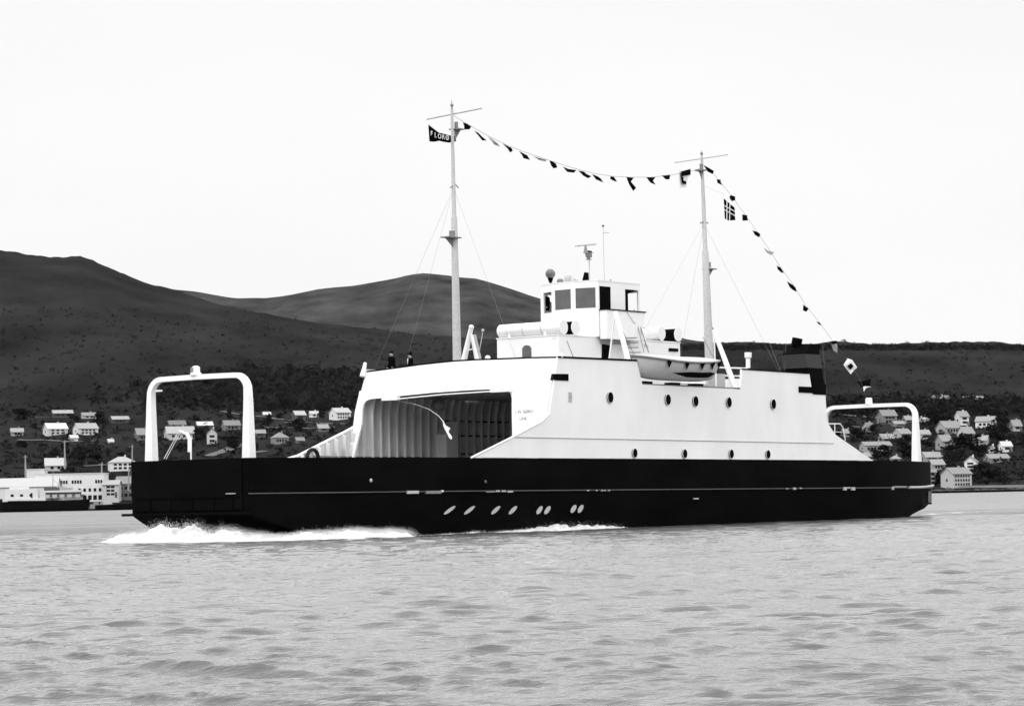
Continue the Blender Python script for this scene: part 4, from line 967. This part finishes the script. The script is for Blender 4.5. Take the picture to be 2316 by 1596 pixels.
def house(x0, x1, yt, yb, wall, roof, label, yaw=-22, rfrac=.45, style='gable', win=(1, 3), chimney=True, depth=None, cat='house', Y=None):
    xc = (x0+x1)/2
    if Y is None: X, Y, z = ground(xc, yb)
    else:
        d = ray(xc, yb); X = d.x/d.y*Y; z = 1.7+d.z/d.y*Y
    sc = FPX/Y; Wt = (x1-x0)/sc; Ht = (yb-yt)/sc; ya = abs(R(yaw))
    D = depth or min(8.5, Wt*.75); W_ = max(2.5, (Wt-D*math.sin(ya))/math.cos(ya))
    hw = Ht*(1-rfrac) if style != 'flat' else Ht-.4; hr = Ht-hw
    root = empty('house' if cat != 'building' else 'building', (X, Y+D/2, z), R(yaw)); tag(root, label, cat, 'houses on the hillside across the water')
    a, b_ = W_/2, D/2
    body = MB().box((-a, -b_, -2.5), (a, b_, hw))
    if style == 'gable':
        body.plate([(-a, -b_, hw), (-a, b_, hw), (-a, 0, Ht-.1)], (.15, 0, 0)).plate([(a, -b_, hw), (a, b_, hw), (a, 0, Ht-.1)], (-.15, 0, 0))
    body.build('wall', gm(wall, 'wall'), root)
    o_ = .45
    if style == 'gable':
        r_ = MB(); dz = hr*o_/b_
        r_.plate([(-a-o_, -b_-o_, hw-dz), (a+o_, -b_-o_, hw-dz), (a+o_, 0, Ht), (-a-o_, 0, Ht)], (0, 0, .18))
        r_.plate([(-a-o_, b_+o_, hw-dz), (a+o_, b_+o_, hw-dz), (a+o_, 0, Ht), (-a-o_, 0, Ht)], (0, 0, .18))
    elif style == 'gablefront':
        body2 = None; r_ = MB(); dz = hr*o_/a
        r_.plate([(-a-o_, -b_-o_, hw-dz), (-a-o_, b_+o_, hw-dz), (0, b_+o_, Ht), (0, -b_-o_, Ht)], (0, 0, .18))
        r_.plate([(a+o_, -b_-o_, hw-dz), (a+o_, b_+o_, hw-dz), (0, b_+o_, Ht), (0, -b_-o_, Ht)], (0, 0, .18))
        MB().plate([(-a, -b_, hw), (a, -b_, hw), (0, -b_, Ht-.1)], (0, .15, 0)).build('gable', gm(wall, 'wall'), root)
    elif style == 'hip':
        r_ = MB(); A = [(-a-o_, -b_-o_, hw), (a+o_, -b_-o_, hw), (a+o_, b_+o_, hw), (-a-o_, b_+o_, hw)]; k = max(.3, a-b_)
        r_.raw(A+[(-k, 0, Ht), (k, 0, Ht)], [(0, 1, 5, 4), (1, 2, 5), (2, 3, 4, 5), (3, 0, 4), (3, 2, 1, 0)])
    else: r_ = MB().box((-a-.2, -b_-.2, hw), (a+.2, b_+.2, Ht))
    ro = r_.build('roof', gm(roof, 'roof'), root)
    if chimney and style != 'flat': MB().box((a*.2, -.3, Ht-.6), (a*.2+.7, .3, Ht+.8)).build('chimney', gm(max(.1, wall*.7), 'chimney'), ro)
    if win: windows_on(root, W_, .5, hw-.2, -b_, win[0], win[1], min(1.4, W_/win[1]*.5), min(1.2, hw/win[0]*.5))
    MB().box((a*.55, -b_-.06, -.2), (a*.55+.9, -b_+.02, min(2.0, hw*.8))).build('door', gm(.08, 'door'), root) if win else None
    if style == 'gable': MB().box((-a-.05, -.5, hw*.45), (-a+.02, .5, hw*.45+1.1)).build('window', glassd, root)
    return root
HS = [
 (113, 164, 927, 943, .06, .42, 'long low dark walled house with pale roof, highest on the far left slope', -15, .45, 'gable', (1, 3)),
 (179, 217, 933, 947, .5, .3, 'low house with grey roof half hidden by dark trees on the upper left slope', -18, .5, 'gable', (1, 2)),
 (245, 291, 942, 958, .07, .4, 'dark walled house with light roof just left of the bow hoop', -18, .45, 'gable', (1, 3)),
 (93, 151, 957, 985, .62, .75, 'white house with bright white roof and dark balcony strip at the far left', -28, .45, 'gable', (2, 3)),
 (161, 220, 957, 984, .7, .45, 'white house with dark upper gable and grey roof, second from left in the middle row', -30, .45, 'gable', (2, 4)),
 (154, 176, 984, 998, .8, .7, 'small bright white garage below the white house with the dark gable', -25, .4, 'gable', None),
 (20, 52, 969, 987, .35, .4, 'grey cottage at the left edge of the slope', -15, .45, 'gable', (1, 2)),
 (299, 345, 969, 997, .16, .3, 'grey house with large light roof behind the left leg of the bow hoop', -22, .5, 'gable', (1, 3)),
 (244, 255, 993, 1002, .6, .7, 'tiny white shed among dark trees left of the bow hoop', -22, .5, 'gable', None),
 (743, 793, 923, 950, .78, .55, 'large white two storey house with rows of windows beside the ferry front', -30, .38, 'gable', (2, 5)),
 (698, 720, 930, 944, .8, .6, 'small plain white house left of the large two storey house', -15, .4, 'gable', (1, 1)),
 (659, 691, 929, 951, .1, .55, 'dark house with pale lean roof between the wood and the small white house', -25, .4, 'gable', (1, 2)),
 (593, 612, 932, 941, .1, .75, 'tiny hut with bright roof just right of the bow hoop', -15, .6, 'gable', None),
 (610, 653, 979, 1006, .25, .3, 'grey house with grey hipped roof and chimney right of the bow hoop', -20, .45, 'hip', (1, 4)),
 (572, 600, 972, 990, .15, .35, 'low grey house touching the right leg of the bow hoop', -15, .4, 'gable', (1, 3)),
 (714, 743, 959, 976, .2, .38, 'small grey house below the large two storey house', -20, .5, 'gable', (1, 2)),
 (666, 688, 990, 1003, .2, .28, 'low grey outhouse right of the hip roofed house', -20, .5, 'gable', (1, 2)),
 (374, 420, 952, 968, .07, .2, 'dark house with dark grey roof and chimney seen through the bow hoop', -18, .6, 'gable', (1, 2)),
 (440, 481, 954, 969, .07, .72, 'dark house with bright white roof seen through the bow hoop', -15, .55, 'gable', (1, 3)),
 (368, 440, 965, 995, .55, .5, 'big pale house behind the bow jib', -20, .5, 'gable', (1, 4)),
 (466, 491, 968, 1004, .6, .35, 'narrow pale house with its gable towards the water, in the bow hoop', -8, .35, 'gablefront', (2, 2)),
 (498, 543, 951, 973, .22, .25, 'grey house with dull roof in the upper right of the bow hoop', -20, .5, 'gable', (1, 3)),
 (96, 147, 1037, 1066, .55, .6, 'pale house with large light roof standing behind the long white quay building', -12, .55, 'gable', (1, 2)),
 (239, 306, 1032, 1065, .75, .5, 'white two storey house with hipped roof left of the ferry bow', -14, .4, 'hip', (2, 4)),
 # right side
 (2133, 2201, 1058, 1103, .5, .3, 'pale apartment block with windows and white gable close to the right shore', -28, .3, 'gable', (3, 6)),
 (2101, 2138, 1040, 1064, .4, .38, 'pale house just right of the ferry stern, above the shore', -18, .45, 'gable', (1, 3)),
 (2100, 2118, 1062, 1100, .35, .3, 'tall narrow grey house touching the ferry stern', -12, .15, 'gable', (3, 1)),
 (2083, 2134, 1023, 1046, .35, .38, 'broad grey roofed house behind the stern hoop foot', -18, .5, 'gable', (1, 4)),
 (2182, 2216, 1033, 1062, .8, .3, 'bright white gabled house behind the apartment block', 18, .4, 'gablefront', (2, 2)),
 (2119, 2156, 984, 1017, .35, .35, 'grey house tucked under the large tree right of the stern hoop', -25, .4, 'gable', (2, 2)),
 (2121, 2174, 954, 984, .4, .33, 'wide grey house with white porch right of the stern hoop top', -25, .5, 'gable', (1, 4)),
 (2168, 2206, 966, 990, .6, .36, 'house with light grey roof and white wall in the middle of the right slope', -25, .6, 'gable', (1, 3)),
 (2200, 2242, 986, 1013, .4, .4, 'grey house with flat pale front right of the big tree', 20, .4, 'gable', (2, 2)),
 (2162, 2193, 930, 962, .8, .35, 'tall bright white house high on the right slope', -25, .35, 'gable', (2, 2)),
 (2208, 2260, 943, 970, .8, .35, 'broad bright white house highest at the right edge', 22, .4, 'gable', (1, 3)),
 (2235, 2254, 1009, 1026, .85, .7, 'small bright white house near the right edge', 15, .4, 'gablefront', (1, 1)),
 (2262, 2290, 1000, 1024, .85, .7, 'bright white house cut by the right edge of the slope', -15, .4, 'gable', (1, 2)),
 (1987, 2023, 982, 999, .3, .36, 'grey roofed house in the middle of the stern hoop', -20, .6, 'gable', (1, 3)),
 (2020, 2064, 969, 991, .5, .33, 'house with white gable and grey roof inside the stern hoop', -30, .5, 'gable', (1, 3)),
 (2077, 2105, 973, 995, .5, .42, 'pale house right behind the right leg of the stern hoop', -18, .4, 'gable', (1, 2)),
 (1948, 2018, 999, 1023, .4, .3, 'long terraced house with white windows inside the stern hoop', -12, .35, 'gable', (1, 7)),
 (1950, 1983, 1024, 1042, .4, .4, 'pale house with light roof above the stern bulwark', -20, .5, 'gable', (1, 3)),
 (2014, 2038, 1031, 1046, .45, .4, 'small round topped pale shed above the stern bulwark', -10, .5, 'hip', (1, 1)),
 (1987, 2030, 928, 960, .22, .28, 'dull grey two storey house in the upper part of the stern hoop', -18, .4, 'gable', (2, 3)),
 (2081, 2102, 943, 956, .8, .6, 'tiny bright white gabled hut right of the stern hoop corner', -30, .5, 'gable', None),
 (1952, 1980, 956, 978, .5, .25, 'small house with a pale gable at the left inside the stern hoop', -35, .45, 'gable', (1, 1)),
 (2106, 2152, 894, 910, .3, .2, 'faint grey house high above the stern hoop', -18, .5, 'gable', (1, 3)),
 (2169, 2226, 896, 906, .35, .35, 'long low pale shed highest on the right slope', -8, .4, 'gable', None),
 (1903, 1931, 972, 990, .35, .35, 'grey house beside the ferry stern stair rail', -20, .5, 'gable', (1, 2)),
 (2230, 2285, 1027, 1046, .3, .3, 'row of grey houses low at the right edge', -12, .5, 'gable', (1, 4)),
 (2042, 2064, 941, 957, .45, .4, 'small pale house left of the stern hoop corner', -25, .5, 'gable', (1, 2)),
 (2285, 2312, 950, 975, .5, .35, 'pale house beyond the broad bright white one at the far right', -20, .5, 'gable', (1, 2)),
 (2018, 2047, 953, 965, .3, .35, 'long low grey roofed house just below the dull two storey house in the stern hoop', -15, .5, 'gable', (1, 2)),
 (2062, 2078, 996, 1008, .35, .4, 'small pale shed touching the right leg of the stern hoop on its inner side', -15, .5, 'gable', None),
 (2150, 2166, 1004, 1016, .45, .4, 'small grey outhouse left of the very broad dark tree', -20, .5, 'gable', None),
]
for h_ in HS:
    x0, x1, yt, yb, wl, rf_, lb, yw, rfr, sty, wn = h_
    house(x0, x1, yt, yb, wl, rf_, lb, -yw, rfr, sty, wn)
# quay buildings
def block(x0, x1, yt, yb, Y, wall, roof, label, style='flat', rfrac=.3, D=10, win=None, yaw=0, name='building', cat='building'):
    return house(x0, x1, yt, yb, wall, roof, label, yaw, rfrac, style, win, False, D, cat, Y)
q1 = block(80, 234, 1070, 1134, 1062, .78, .75, 'long white two storey quay building with rows of dark windows', win=None, D=14)
for (xa, xb, za, zb2, r_, c_) in ((-10.5, -5.5, 0, 0, 1, 5), (-4.5, -.5, 0, 0, 1, 4), (.8, 5.0, 0, 0, 1, 4), (10, 13, 0, 0, 1, 3)):
    windows_on(q1, 0, 6.6, 8.6, -7, 1, c_, .75, 1.3, xa, xb)
windows_on(q1, 0, 3.5, 5.3, -7, 1, 5, 1.0, 1.3, 3, 13); windows_on(q1, 0, .3, 2.6, -7, 1, 4, 1.4, 1.8, 5, 13)
MB().box((-1, -9, 2.5), (6, -7, 2.8)).build('balcony', gm(.3, 'wall'), q1)
block(60, 100, 1060, 1075, 1076, .7, .75, 'upper storey block standing behind the left end of the quay building', D=8)
block(-10, 128, 1081, 1112, 1052, .72, .62, 'wide white warehouse with broad bright roof at the left quay', style='gable', rfrac=.6, D=10)
block(232, 268, 1086, 1124, 1058, .55, .45, 'narrow pale house right of the long quay building', style='gable', rfrac=.25, win=(3, 2), D=8)
block(262, 330, 1077, 1130, 1068, .2, .28, 'mid grey warehouse behind the ferry bow', style='gable', rfrac=.3, win=(2, 5), D=10)
# quays
b = MB(); b.box((at(-200, 1040), 1030, -1), (at(345, 1040), 1062, 2.1)); o = b.build('quay', rockm); tag(o, 'dark stone quay under the white buildings at the left shore', 'quay')
for x0, x1, yt, yb, lb, g in ((205, 240, 1128, 1143, 'pale crates and gear heaped on the quay right of the coaster', .35), (246, 258, 1122, 1132, 'small pale box on the quay before the narrow house', .6)):
    d = ray((x0+x1)/2, yb); Y = 1029; o = empty('quay_cargo', (d.x/d.y*Y, Y, .6)); w = (x1-x0)/FPX*Y; h = (yb-yt)/FPX*Y
    MB().box((-w/2, -1, 0), (w*.1, 1, h*.7)).box((w*.15, -1, 0), (w/2, 1, h)).box((-w*.3, -.8, h*.72), (0, .8, h)).build('crate', gm(g, 'wall'), o); tag(o, lb, 'cargo')
# shore rocks strip
b = MB(); r = random.Random(3)
for i in range(900):
    X = r.uniform(-420, 420); u = X/1060
    sh = SH + 25*math.sin(X*.013) + 12*math.sin(X*.041+1)
    if X/sh > .1: sh += 60*min(1, (X/sh-.1)/.05)
    c = Vector((X, sh+r.uniform(-8, 10), r.uniform(-.3, .8))); s_ = r.uniform(.5, 1.6)
    b.ball(c, s_, 6, (1.5, 1, .6), 4)
o = b.build('shore_rocks', rockm, recalc=False); tag(o, kind='stuff')
# moored coaster at far left
cs = empty('coaster', (at(95, 1015), 1015, 0)); tag(cs, 'moored black hulled coaster with white deckhouse at the left quay', 'ship')
hl = MB(); Lc = 34.; stn = [(-.5, .2), (-.45, .8), (-.3, 1), (.2, 1), (.38, .75), (.46, .4), (.5, .03)]
ring_ = []
for u, w in stn:
    x = u*Lc; y = 3.4*w; zt_ = 3.9+.9*max(0, u)**1.5*1.2+(.0 if u > -.3 else .3)
    ring_.append([Vector((x, -y, zt_)), Vector((x-.03*Lc*max(0, u), -y*.92, 1.2)), Vector((x-.08*Lc*max(0, u), -y*.7, -1)), Vector((x-.08*Lc*max(0, u), y*.7, -1)), Vector((x-.03*Lc*max(0, u), y*.92, 1.2)), Vector((x, y, zt_))])
for A, B in zip(ring_[:-1], ring_[1:]):
    for k in range(6): hl.quad(A[k], A[(k+1) % 6], B[(k+1) % 6], B[k])
hl.build('coaster_hull', black, cs, smooth=True)
MB().box((-15, -3.0, 3.9), (1, 3.0, 5.0)).box((-14, -2.7, 5.0), (-2, 2.7, 8.5)).box((-12.5, -2.2, 8.5), (-6, 2.2, 9.4)).build('superstructure', gm(.78, 'wall'), cs)
MB().box((.5, -2.9, 7.0), (14, 2.9, 7.7)).build('boat_deck', gm(.75, 'wall'), cs)
for x in (.8, 3.5, 6.2, 9.0, 12.0): MB().box((x, -2.75, 4.9), (x+1.7, -2.6, 6.2)).build('deck_panel', gm(.5, 'wall'), cs)
MB().box((.8, -2.2, 4.9), (13.5, 2.2, 7.0)).build('deck_shelter', gm(.12, 'door'), cs)
MB().box((.3, -2.0, 7.7), (5.4, 2.0, 8.9)).build('dark_opening_box', gm(.08, 'door'), cs)  # dark box added in place of the shaded opening under the shed roof
MB().box((6.5, -2.5, 7.7), (11, -1.2, 8.6)).build('stowed_boat', gm(.4, 'wall'), cs)
MB().box((-4.6, -2.78, 5.2), (-3.9, -2.69, 7.0)).build('door', glassd, cs)
for x in (-12, -8.5, -5): MB().box((x, -2.76, 5.7), (x+1.1, -2.69, 6.6)).build('window', glassd, cs)
b = MB(); 
for k in range(10): b.tube([(1.5+k*1.4, -2.9, 4.2), (1.5+k*1.4, -2.9, 5.2)], .05, 4)
b.tube([(1.5, -2.9, 5.2), (14.1, -2.9, 5.4)], .05, 4); b.build('deck_rail', gm(.6, 'wall'), cs)
MB().tube([(3, 0, 4), (3.4, 0, 15)], [.2, .1], 6).build('mast', gm(.3, 'wall'), cs)
MB().tube([(3.2, 0, 12), (9.5, 0, 6)], .08, 5).build('derrick', gm(.4, 'wall'), cs)
# small dark workboat by the quay
wb = empty('workboat', (at(265, 1024), 1024, 0)); tag(wb, 'dark low workboat with small pale cabin beside the quay near the ferry bow', 'boat')
b = MB(); b.plate([(-9, -2, 0), (8, -2, 0), (10, -2, 2.6), (-9, -2, 2.0)], (0, 4, 0)).build('boat_hull', black, wb)
MB().box((-6, -1.4, 2), (-3, 1.4, 3.6)).build('cabin', gm(.6, 'wall'), wb)
# poles
for x, yt, yb, Y, lb in ((298, 1005, 1062, 1075, 'tall pale pole rising beside the hipped roof house'), (147, 995, 1040, 1085, 'pale pole on the slope above the quay building'), (229, 1045, 1072, 1080, 'slim pole between the trees behind the quay building'), (290, 1060, 1092, 1064, 'pale pole in front of the grey warehouse'), (58, 1028, 1062, 1070, 'leaning pole at the far left behind the warehouse')):
    d = ray(x, yb); z0_ = 1.7+d.z/d.y*Y; h = (yb-yt)/FPX*Y
    o = empty('pole', (d.x/d.y*Y, Y, z0_)); MB().tube([(0, 0, -3), (.35 if x > 200 else -.1, 0, h)], [.45, .22], 6).build('shaft', gm(.3, 'wall'), o); MB().box((-.9, -.08, h-.9), (.9, .08, h-.7)).build('crossbar', gm(.25, 'wall'), o); tag(o, lb, 'pole')
# roads and terraces on the slope
def road(pts, w, name='road'):
    gp = []
    for x, y in pts:
        X, Y, z = ground(x, y); gp.append(Vector((X, Y, z)))
    b_ = MB(); n_ = 8
    seq = []
    for a, c in zip(gp[:-1], gp[1:]):
        for k in range(n_): seq.append(a.lerp(c, k/n_))
    seq.append(gp[-1]); L_ = []
    for i, p_ in enumerate(seq):
        d = (seq[min(i+1, len(seq)-1)]-seq[max(0, i-1)]); d.z = 0; d.normalize(); n = Vector((-d.y, d.x, 0))*w
        L_.append([Vector((q_.x, q_.y, near_z(q_.x, q_.y)+.45)) for q_ in (p_-n, p_, p_+n)])
    for A, B in zip(L_[:-1], L_[1:]):
        b_.quad(A[0], A[1], B[1], B[0]); b_.quad(A[1], A[2], B[2], B[1])
    o = b_.build(name, roadm); tag(o, kind='structure')
road([(470, 1033), (505, 1022), (530, 1012), (540, 1003)], 3.2)
road([(560, 1027), (600, 1022)], 2.2)
road([(500, 931), (560, 940), (620, 948), (700, 953)], 1.6, 'path')
road([(40, 997), (120, 998), (160, 1000)], 1.6, 'path')
road([(640, 957), (720, 958), (780, 960)], 1.5, 'path')
road([(2140, 1106), (2200, 1104), (2320, 1102)], 2.2, 'path')
road([(1905, 940), (1960, 945), (2000, 948)], 2.2, 'path')
road([(1905, 965), (1955, 968)], 1.6, 'path')
road([(2100, 908), (2150, 906), (2230, 903)], 1.6, 'path')
road([(2130, 925), (2200, 922), (2260, 930)], 1.4, 'path')
road([(60, 944), (110, 945), (165, 944)], 1.4, 'path')
road([(600, 968), (700, 971), (760, 968)], 1.5, 'path')
road([(170, 1000), (215, 998)], 1.2, 'path')
road([(190, 1056), (260, 1052)], 1.8, 'path')

# ------------------------------------------------------------------ trees
def crown_mesh(seed, w, h, z0, n, conifer=False, leaf=.55):
    r = random.Random(seed); vs = []; fs = []
    lumps = [(Vector((r.gauss(0, .35)*w, r.gauss(0, .35)*w, z0+h*r.uniform(.2, .85))), r.uniform(.3, .55)*w) for _ in range(9)]
    for _ in range(n):
        if conifer:
            k = r.random()**.8; rad = w*(1-k)*(.35+.65*r.random()); a = r.uniform(0, 6.28); c = Vector((rad*math.cos(a), rad*math.sin(a), z0+h*k))
        else:
            l, lr = r.choice(lumps); d = Vector((r.gauss(0, 1), r.gauss(0, 1), r.gauss(0, .85))).normalized(); c = l+d*lr*(r.random()**.35)
        s_ = leaf*r.uniform(.5, 1.3); q_ = [Vector((r.gauss(0, 1), r.gauss(0, 1), r.gauss(0, .7)))*s_*.7 for _ in range(4)]
        b_ = len(vs); vs += [tuple(c+x) for x in q_]; fs += [(b_, b_+1, b_+2), (b_+1, b_+3, b_+2)]
    me = bpy.data.meshes.new('crown'); me.from_pydata(vs, [], fs); return me
def trunk_mesh(h, r0):
    b_ = MB(); b_.tube([(0, 0, -1.5), (.1, 0, h*.5), (0, .1, h)], [r0, r0*.7, r0*.3], 6)
    for k in range(4):
        a = k*1.6; b_.tube([(0.05, 0, h*(.45+.1*k)), (math.cos(a)*h*.28, math.sin(a)*h*.28, h*(.75+.08*k))], [r0*.4, r0*.12], 5)
    o = b_.build('trunk', bark); me = o.data; bpy.data.objects.remove(o); return me
kinds = []
for sd in range(5):
    c = crown_mesh(sd+20, 3.7, 7.8, .8, 700, leaf=.62); c.materials.append(leafm if sd not in (1, 3) else leafl); kinds.append((c, trunk_mesh(6.5, .28), 9.0))
for sd in range(2):
    c = crown_mesh(sd+50, 2.2, 8.5, .8, 320, True, .5); c.materials.append(leafm); kinds.append((c, trunk_mesh(8, .22), 9.5))
def tree(X, Y, z, h, wf, k, label, grp, rz):
    c, t_, H0 = kinds[k]; s_ = h/H0
    root = empty('tree', (X, Y, z), rz); root.scale = (s_*wf, s_*wf, s_)
    for nm_, me_ in (('crown', c), ('trunk', t_)):
        o_ = bpy.data.objects.new(nm_, me_); COL.objects.link(o_); o_.parent = root
    tag(root, label, 'tree', grp)
r = random.Random(12)
def tpx(px, pyb, hpx, wf, label, grp, k=None):
    X, Y, z = ground(px, pyb); h = hpx/FPX*Y; tree(X, Y, z-.2, h, wf, r.randrange(5) if k is None else k, label, grp, r.uniform(0, 6.28))
# singled-out trees: px, base, height, width factor, label
for a in ((195, 1050, 52, 1.6, 'broad dark tree standing above the quay building, biggest on the left slope'),
          (172, 1046, 40, 1.2, 'dark tree at the left flank of the biggest left slope tree'),
          (218, 1046, 44, 1.3, 'dark tree at the right flank of the biggest left slope tree'),
          (48, 955, 34, 1.6, 'dark rounded tree at the far left of the upper house row'),
          (170, 958, 24, 1.6, 'dark bushy tree between the two upper left roofs'),
          (228, 968, 40, 1.0, 'tall dark tree left of the dark walled house by the bow hoop'),
          (256, 1055, 20, 1.0, 'small dark tree in front of the hipped roof house'),
          (450, 1000, 34, 1.5, 'dark tree inside the bow hoop beside the narrow pale house'),
          (520, 1012, 28, 2.0, 'wide dark tree inside the bow hoop right of the narrow pale house'),
          (519, 950, 26, .8, 'slim dark tree at the top of the bow hoop'),
          (610, 955, 18, 1.4, 'round dark bush like tree by the path right of the bow hoop'),
          (650, 930, 30, 1.6, 'dark tree left of the dark house with the lean roof'),
          (727, 948, 18, 1.3, 'dark tree between the small white house and the two storey house'),
          (670, 975, 30, 1.8, 'dark tree below the lean roofed house'),
          (2190, 1030, 52, 2.2, 'very broad dark tree, biggest on the right slope'),
          (2160, 1052, 46, 1.6, 'dark tree behind the apartment block left of the white gabled house'),
          (2110, 962, 36, 2.2, 'broad dark tree right of the stern hoop corner'),
          (2140, 965, 32, 1.8, 'dark tree left of the tall bright white house'),
          (2250, 1002, 40, 1.8, 'dark tree below the broad white house at the right edge'),
          (2265, 975, 34, 1.5, 'dark tree beside the broad white house at the right edge'),
          (2230, 1090, 44, 1.9, 'dark tree right of the apartment block'),
          (2262, 1088, 34, 1.9, 'dark tree at the right edge above the shore'),
          (2040, 1015, 30, 1.6, 'dark tree in the stern hoop below the white gabled house'),
          (1990, 1040, 36, 1.7, 'dark tree above the stern bulwark left of the round topped shed'),
          (2052, 1040, 34, 1.5, 'dark tree left of the stern hoop leg'),
          (2125, 1100, 34, .9, 'dark narrow tree between the tall narrow house and the apartment block'),
          (1935, 998, 32, 1.6, 'dark tree at the left foot inside the stern hoop'),
          (1975, 978, 20, 1.6, 'dark tree behind the small house with the pale gable'),
          (2100, 1018, 26, 1.7, 'dark tree behind the broad grey roofed house'),
          (120, 1052, 22, 1.2, 'dark tree left of the pale house behind the quay'),
          ):
    tpx(*a[:5], None)
regions = [(30, 300, 948, 1062, 34, 16, 'dark leafy tree on the left slope between the houses', 'trees on the left slope'),
           (350, 560, 950, 1032, 22, 16, 'dark leafy tree on the slope seen through the bow hoop', 'trees seen through the bow hoop'),
           (575, 800, 925, 1030, 34, 14, 'dark leafy tree between the bow hoop and the ferry front', 'trees right of the bow hoop'),
           (1880, 2070, 930, 1040, 26, 20, 'dark leafy tree seen through the stern hoop', 'trees seen through the stern hoop'),
           (2085, 2320, 925, 1100, 46, 22, 'dark leafy tree among the houses on the right slope', 'trees on the right slope')]
for x0, x1, y0, y1, n, hp_, lb, g in regions:
    for _ in range(n):
        x, y = r.uniform(x0, x1), r.uniform(y0, y1)
        if any(h_[0]-4 < x < h_[1]+4 and h_[2]-2 < y-hp_*.3 and y-hp_ < h_[3] and y > h_[3]-3 for h_ in HS): continue
        tpx(x, y, hp_*r.uniform(.6, 1.15), r.uniform(.9, 1.7), lb, g, r.randrange(7))
# woodland and scrub as masses
def scrub(name, cnt, fn, m_, lo_, hi_, seed, leafs=14):
    rr = random.Random(seed); vs = []; fs = []
    for _ in range(cnt):
        px, py = fn(rr)
        X, Y, z = ground(px, py)
        if Y > 3400: continue
        s_ = rr.uniform(lo_, hi_)
        for _ in range(leafs):
            d = Vector((rr.gauss(0, 1), rr.gauss(0, 1), abs(rr.gauss(0, .8)))).normalized()*s_*rr.uniform(.6, 1); c = Vector((X+d.x*1.3, Y+d.y*1.3, z+d.z*1.2))
            q_ = [Vector((rr.gauss(0, 1), rr.gauss(0, 1), rr.gauss(0, .8)))*s_*.45 for _ in range(3)]
            b_ = len(vs); vs += [tuple(c+x) for x in q_]; fs.append((b_, b_+1, b_+2))
    me = bpy.data.meshes.new(name); me.from_pydata(vs, [], fs); me.materials.append(m_); o_ = bpy.data.objects.new(name, me); COL.objects.link(o_); tag(o_, kind='stuff')
def band_(x0, x1, y0, y1):
    return lambda rr: (rr.uniform(x0, x1), y0+(y1-y0)*rr.random()**.8)
scrub('woodland', 1500, lambda rr: (rr.gauss(660, 130), rr.triangular(835, 932, 915)), woodm, 3.0, 5.5, 1)
scrub('woodland', 420, lambda rr: (rr.uniform(1880, 2330), rr.triangular(895, 945, 932)), woodm, 2.0, 4.2, 2)
scrub('undergrowth', 1300, lambda rr: (rr.choice((rr.uniform(0, 800), rr.uniform(1880, 2330))), rr.uniform(925, 1095)), scrubm, .8, 2.2, 3)
scrub('heath_scrub', 2800, lambda rr: (rr.uniform(-40, 2340), rr.uniform(700, 930)), scrubm, .8, 1.9, 4, 8)
scrub('ridge_wood', 900, lambda rr: (rr.uniform(1500, 2330), rr.uniform(783, 792)), leafm, 1.0, 2.1, 5, 22)

# ------------------------------------------------------------------ haze
hz = MB().box((-3900, -30, -2.5), (3900, 7300, 560)).build('haze', midgrey); tag(hz, kind='stuff')
hz.data.materials.clear(); hmz = bpy.data.materials.new('haze_air'); hmz.use_nodes = True; t = hmz.node_tree; t.nodes.clear()
om = t.nodes.new('ShaderNodeOutputMaterial'); pv = t.nodes.new('ShaderNodeVolumePrincipled'); pv.inputs['Density'].default_value = 4e-6; pv.inputs['Color'].default_value = (.95, .95, .95, 1)
t.links.new(pv.outputs[0], om.inputs['Volume']); hz.data.materials.append(hmz)
